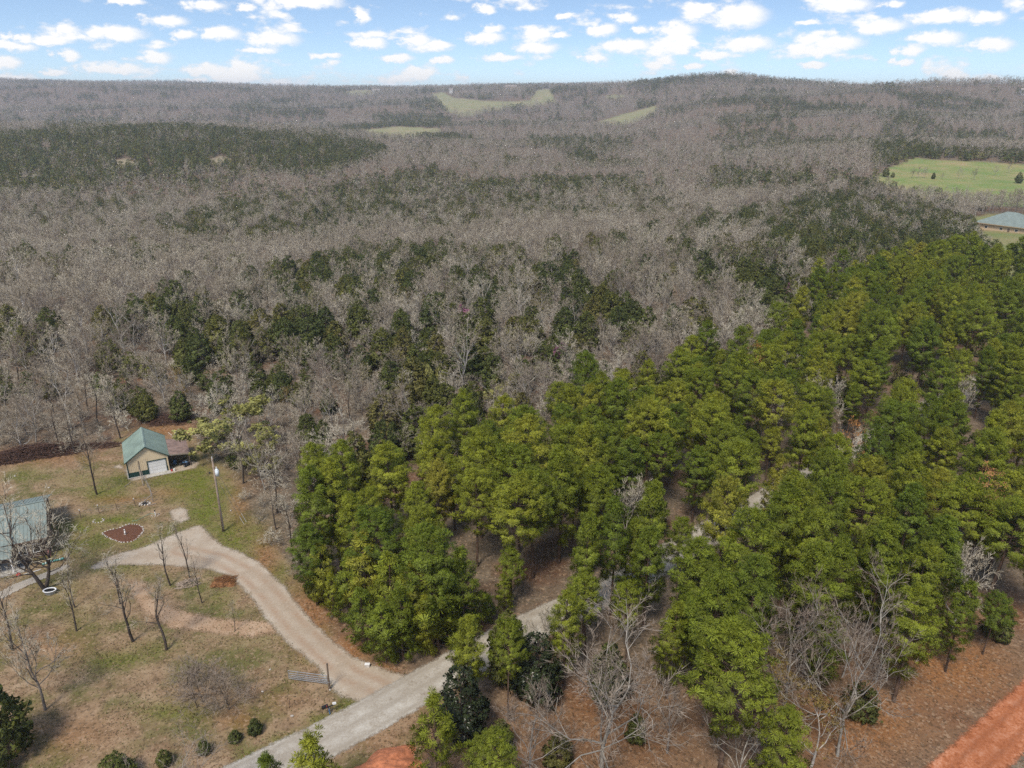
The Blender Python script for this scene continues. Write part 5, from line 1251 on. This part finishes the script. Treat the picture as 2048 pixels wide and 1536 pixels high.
for k, (u0, v0, u1, v1, r_, lb) in enumerate(((346, 876, 357, 860, .16, 'thick pale log standing out behind the lean-to'), (337, 866, 344, 872, .09, 'short pale log left of the thick log'), (345, 861, 350, 866, .08, 'small pale log stub above the thick log'), (358, 860, 368, 868, .07, 'thin pale log right of the thick log'))):
    e = empty('log', G(u0, v0)); tag(e, lb, 'log'); q_ = G(u1, v1)-G(u0, v0); q_.z = 0
    MB().tube((0, 0, r_), q_+Vector((0, 0, r_*1.2)), r_, 8, r_*.85).build('trunk', 'pale_stick', e); MB().tube(q_*.6+Vector((0, 0, r_)), q_*.6+Vector((.35, -.1, r_*2.5)), r_*.4, 5, .02).build('branch_stub', 'pale_stick', e)

# ---- house by the green meadow, and houses on the far ridge
def hiphouse(p, rz_, Lx, Ly, eh, rh, rm, wm, label, ov=.7, ridge=.35):
    e = empty('house', p, rz_); tag(e, label, 'house')
    w_ = MB()
    for (c0, s0) in (((0, -Ly/2), (Lx, .2)), ((0, Ly/2), (Lx, .2)), ((-Lx/2, 0), (.2, Ly-.21)), ((Lx/2, 0), (.2, Ly-.21))): w_.box((*c0, eh/2), (*s0, eh))
    w_.build('wall', wm, e)
    X_, Y_ = Lx/2+ov, Ly/2+ov; rx_ = max(Lx/2-Ly/2, 0)+ridge*0
    rl, rr_ = Vector((-rx_, 0, eh+rh)), Vector((rx_, 0, eh+rh)); c4 = [Vector((-X_, -Y_, eh)), Vector((X_, -Y_, eh)), Vector((X_, Y_, eh)), Vector((-X_, Y_, eh))]
    for pl in ([c4[0], c4[1], rr_, rl], [c4[2], c4[3], rl, rr_], [c4[1], c4[2], rr_], [c4[3], c4[0], rl]):
        MB().prism([k+Vector((0, 0, .06)) for k in pl], (0, 0, .12)).build('roof_slope', rm, e)
    f_ = MB()
    for s_ in (-1, 1): f_.box((0, s_*Y_, eh-.08), (2*X_+.1, .06, .26)); f_.box((s_*X_, 0, eh-.08), (.06, 2*Y_-.1, .26))
    f_.build('fascia', wm, e)
    for wx in (-Lx*.3, 0, Lx*.3): window(e, (wx, -Ly/2-.1, 1.5), 1.3, 1.2, (0, -1, 0))
    for wy_ in (-Ly*.25, Ly*.25): window(e, (-Lx/2-.1, wy_, 1.5), 1.2, 1.2, (-1, 0, 0))
    dn = MB().box((Lx*.15, -Ly/2-.13, 1.05), (1.0, .06, 2.1)).build('door', 'old_wood', e); MB().blob((Lx*.15+.38, -Ly/2-.2, 1.0), (.1, .1, .1), 1, 6, 4, 0).build('handle', 'galvanised', dn)
    return e
q_ = G(2018, 459); hiphouse(q_+Vector((0, 0, -.2)), -.95, 24, 19, 3.3, 5.6, 'grey_roof', 'tan_wall', 'tan house with pale green hipped roof at the right edge', 1.2)
def ridgehouse(u_, v_, dist, Lx, Ly, eh, rh, wm, rm, label, rz_):
    xc, yc = (u_-1024)/FPX, (768-v_)/FPX; y_ = dist; x_ = xc*dist/(CP+yc*SP); z_ = zg(x_, y_)
    e = empty('house', (x_, y_, z_+7), rz_); tag(e, label, 'house')
    MB().box((0, 0, eh/2-3.5), (Lx, Ly, eh+7)).build('wall', wm, e)
    for s_ in (-1, 1): MB().prism([(-Lx/2-.5, s_*(Ly/2+.5), eh), (Lx/2+.5, s_*(Ly/2+.5), eh), (Lx/2+.5, 0, eh+rh), (-Lx/2-.5, 0, eh+rh)], (0, 0, .3)).build('roof_slope', rm, e)
    for k in range(4): window(e, (-Lx*.36+Lx*.24*k, -Ly/2-.02, 2.2), 2.0, 2.2, (0, -1, 0))
    return e
ridgehouse(1022, 176, 3050, 42, 16, 6, 7, 'tan_wall', 'far_roof', 'tan house with brown roof on the far ridge', .05)
ridgehouse(752, 168, 3300, 30, 12, 7, 5, 'far_white', 'far_roof', 'white house among trees on the far left of the ridge', .2)
ridgehouse(902, 178, 3000, 12, 10, 6, 4, 'far_white', 'far_roof', 'tiny white building on the far ridge above the pasture', .1)
ridgehouse(2044, 206, 1900, 18, 9, 5, 4, 'far_white', 'far_roof', 'white building in the far woods at the right edge', -.2)

# ---- fallen leaves and grass tufts, too many to count
def litter(name, polys, n, s0, s1, m, label, cat, upright=False, mask=None, seed=1):
    rr = np.random.default_rng(seed); XS = []
    us = [p[0] for pl in polys for p in pl]; vs2 = [p[1] for pl in polys for p in pl]
    u_ = rr.uniform(min(us), max(us), n*3); v_ = rr.uniform(min(vs2), max(vs2), n*3); k = np.zeros(n*3, bool)
    for pl in polys: k |= inpoly(u_, v_, pl)
    u_, v_ = u_[k][:n], v_[k][:n]; yc = (768-v_)/FPX; kk = -H/(-SP+yc*CP); x = (u_-1024)/FPX*kk; y = (CP+yc*SP)*kk
    ok = (linedist(x, y, ROAD) > 2.6) & (sdist(x, y, DRIVE) < -.2) & (linedist(x, y, RED) > 2.6)
    if mask is not None: ok &= mask(u_, v_, x, y, rr)
    x, y = x[ok], y[ok]; K = len(x); z = hz(x, y); a = rr.uniform(0, 6.283, K); s = rr.uniform(s0, s1, K)
    c0 = np.stack([x, y, z+.02], 1); d = np.stack([np.cos(a), np.sin(a), np.zeros(K)], 1)*s[:, None]; e_ = np.stack([-np.sin(a), np.cos(a), np.zeros(K)], 1)*s[:, None]
    if upright:
        t = c0+rr.normal(size=(K, 3))*s[:, None]*.3+np.array([0, 0, 1])*s[:, None]*1.3; V = np.stack([c0-d*.35, c0+d*.35, t], 1)
    else:
        up_ = np.array([0, 0, 1])*(s*rr.uniform(0, .8, K))[:, None]; V = np.stack([c0-d, c0+e_*.7+up_, c0+d+up_*.5], 1)
    S = Soup(); S.add(V, np.repeat(unit(rr.normal(size=(K, 3))*.35+np.array([0, 0, 1]))[:, None], 3, 1), rr.uniform(0, 1, K), 0)
    ob = bpy.data.objects.new(name, S.mesh(name, {0: m})); link(ob); tag(ob, label, cat, kind='stuff')
leafmat('dry_leaf', [(0, (0.24, 0.135, 0.075)), (1, (0.27, 0.155, 0.09))], 0.1, 0.8); leafmat('grass_blade', [(0, (0.10, 0.12, 0.028)), (1, (0.12, 0.13, 0.03))], 0.3, 0.7)
YP = [(-40, 905), (330, 845), (400, 900), (560, 1080), (860, 1380), (840, 1560), (-60, 1560)]; BR = [(1500, 1560), (1600, 1420), (1900, 1290), (2080, 1230), (2080, 1560)]; BC = [(660, 1560), (850, 1400), (1500, 1330), (1500, 1560)]
litter('leaf_litter', [YP, BR, BC], 42000, .05, .13, 'dry_leaf', 'scattered dry brown leaves over the yard and banks', 'leaf litter', seed=3, mask=lambda u_, v_, x, y, rr: rr.uniform(size=len(x)) < np.clip(.35+.5*vnoise(x, y, 5, 31)+.3*vnoise(x, y, 1.7, 32), .05, 1))
def gmask(u_, v_, x, y, rr):
    g_ = np.zeros(len(x))
    for (a_, b_, c_, d_, s_) in GREENS: g_ = np.maximum(g_, s_*np.exp(-(((u_-a_)/c_)**2+((v_-b_)/d_)**2)*.8))
    return rr.uniform(size=len(x)) < np.clip(g_*.9+.12+.3*vnoise(x, y, 4, 33), 0, 1)
litter('grass', [YP], 42000, .07, .16, 'grass_blade', 'short green grass tufts in the yard and along the verge', 'grass', True, gmask, 4)


# ------------------------------------------------------------------ haze
m, nt, N, L, o = mat('haze_air')
pv = N.new('ShaderNodeVolumePrincipled'); pv.inputs['Color'].default_value = (0.86, 0.91, 1.0, 1); pv.inputs['Density'].default_value = 0.00012
pv.inputs['Anisotropy'].default_value = 0.2
L.new(pv.outputs[0], o.inputs['Volume'])
zb, zt = float(Zg.min())-1.5, float(Zg.max())+32.0
bx = [(-9000, -9000, zb), (9000, -9000, zb), (9000, 9000, zb), (-9000, 9000, zb), (-9000, -9000, zt), (9000, -9000, zt), (9000, 9000, zt), (-9000, 9000, zt)]
me = bpy.data.meshes.new('haze'); me.from_pydata(bx, [], [(3, 2, 1, 0), (4, 5, 6, 7), (0, 1, 5, 4), (1, 2, 6, 5), (2, 3, 7, 6), (3, 0, 4, 7)]); me.materials.append(m)
hz_ = bpy.data.objects.new('haze', me); link(hz_); tag(hz_, 'thin blue haze in the air over the valley', 'haze', kind='stuff')
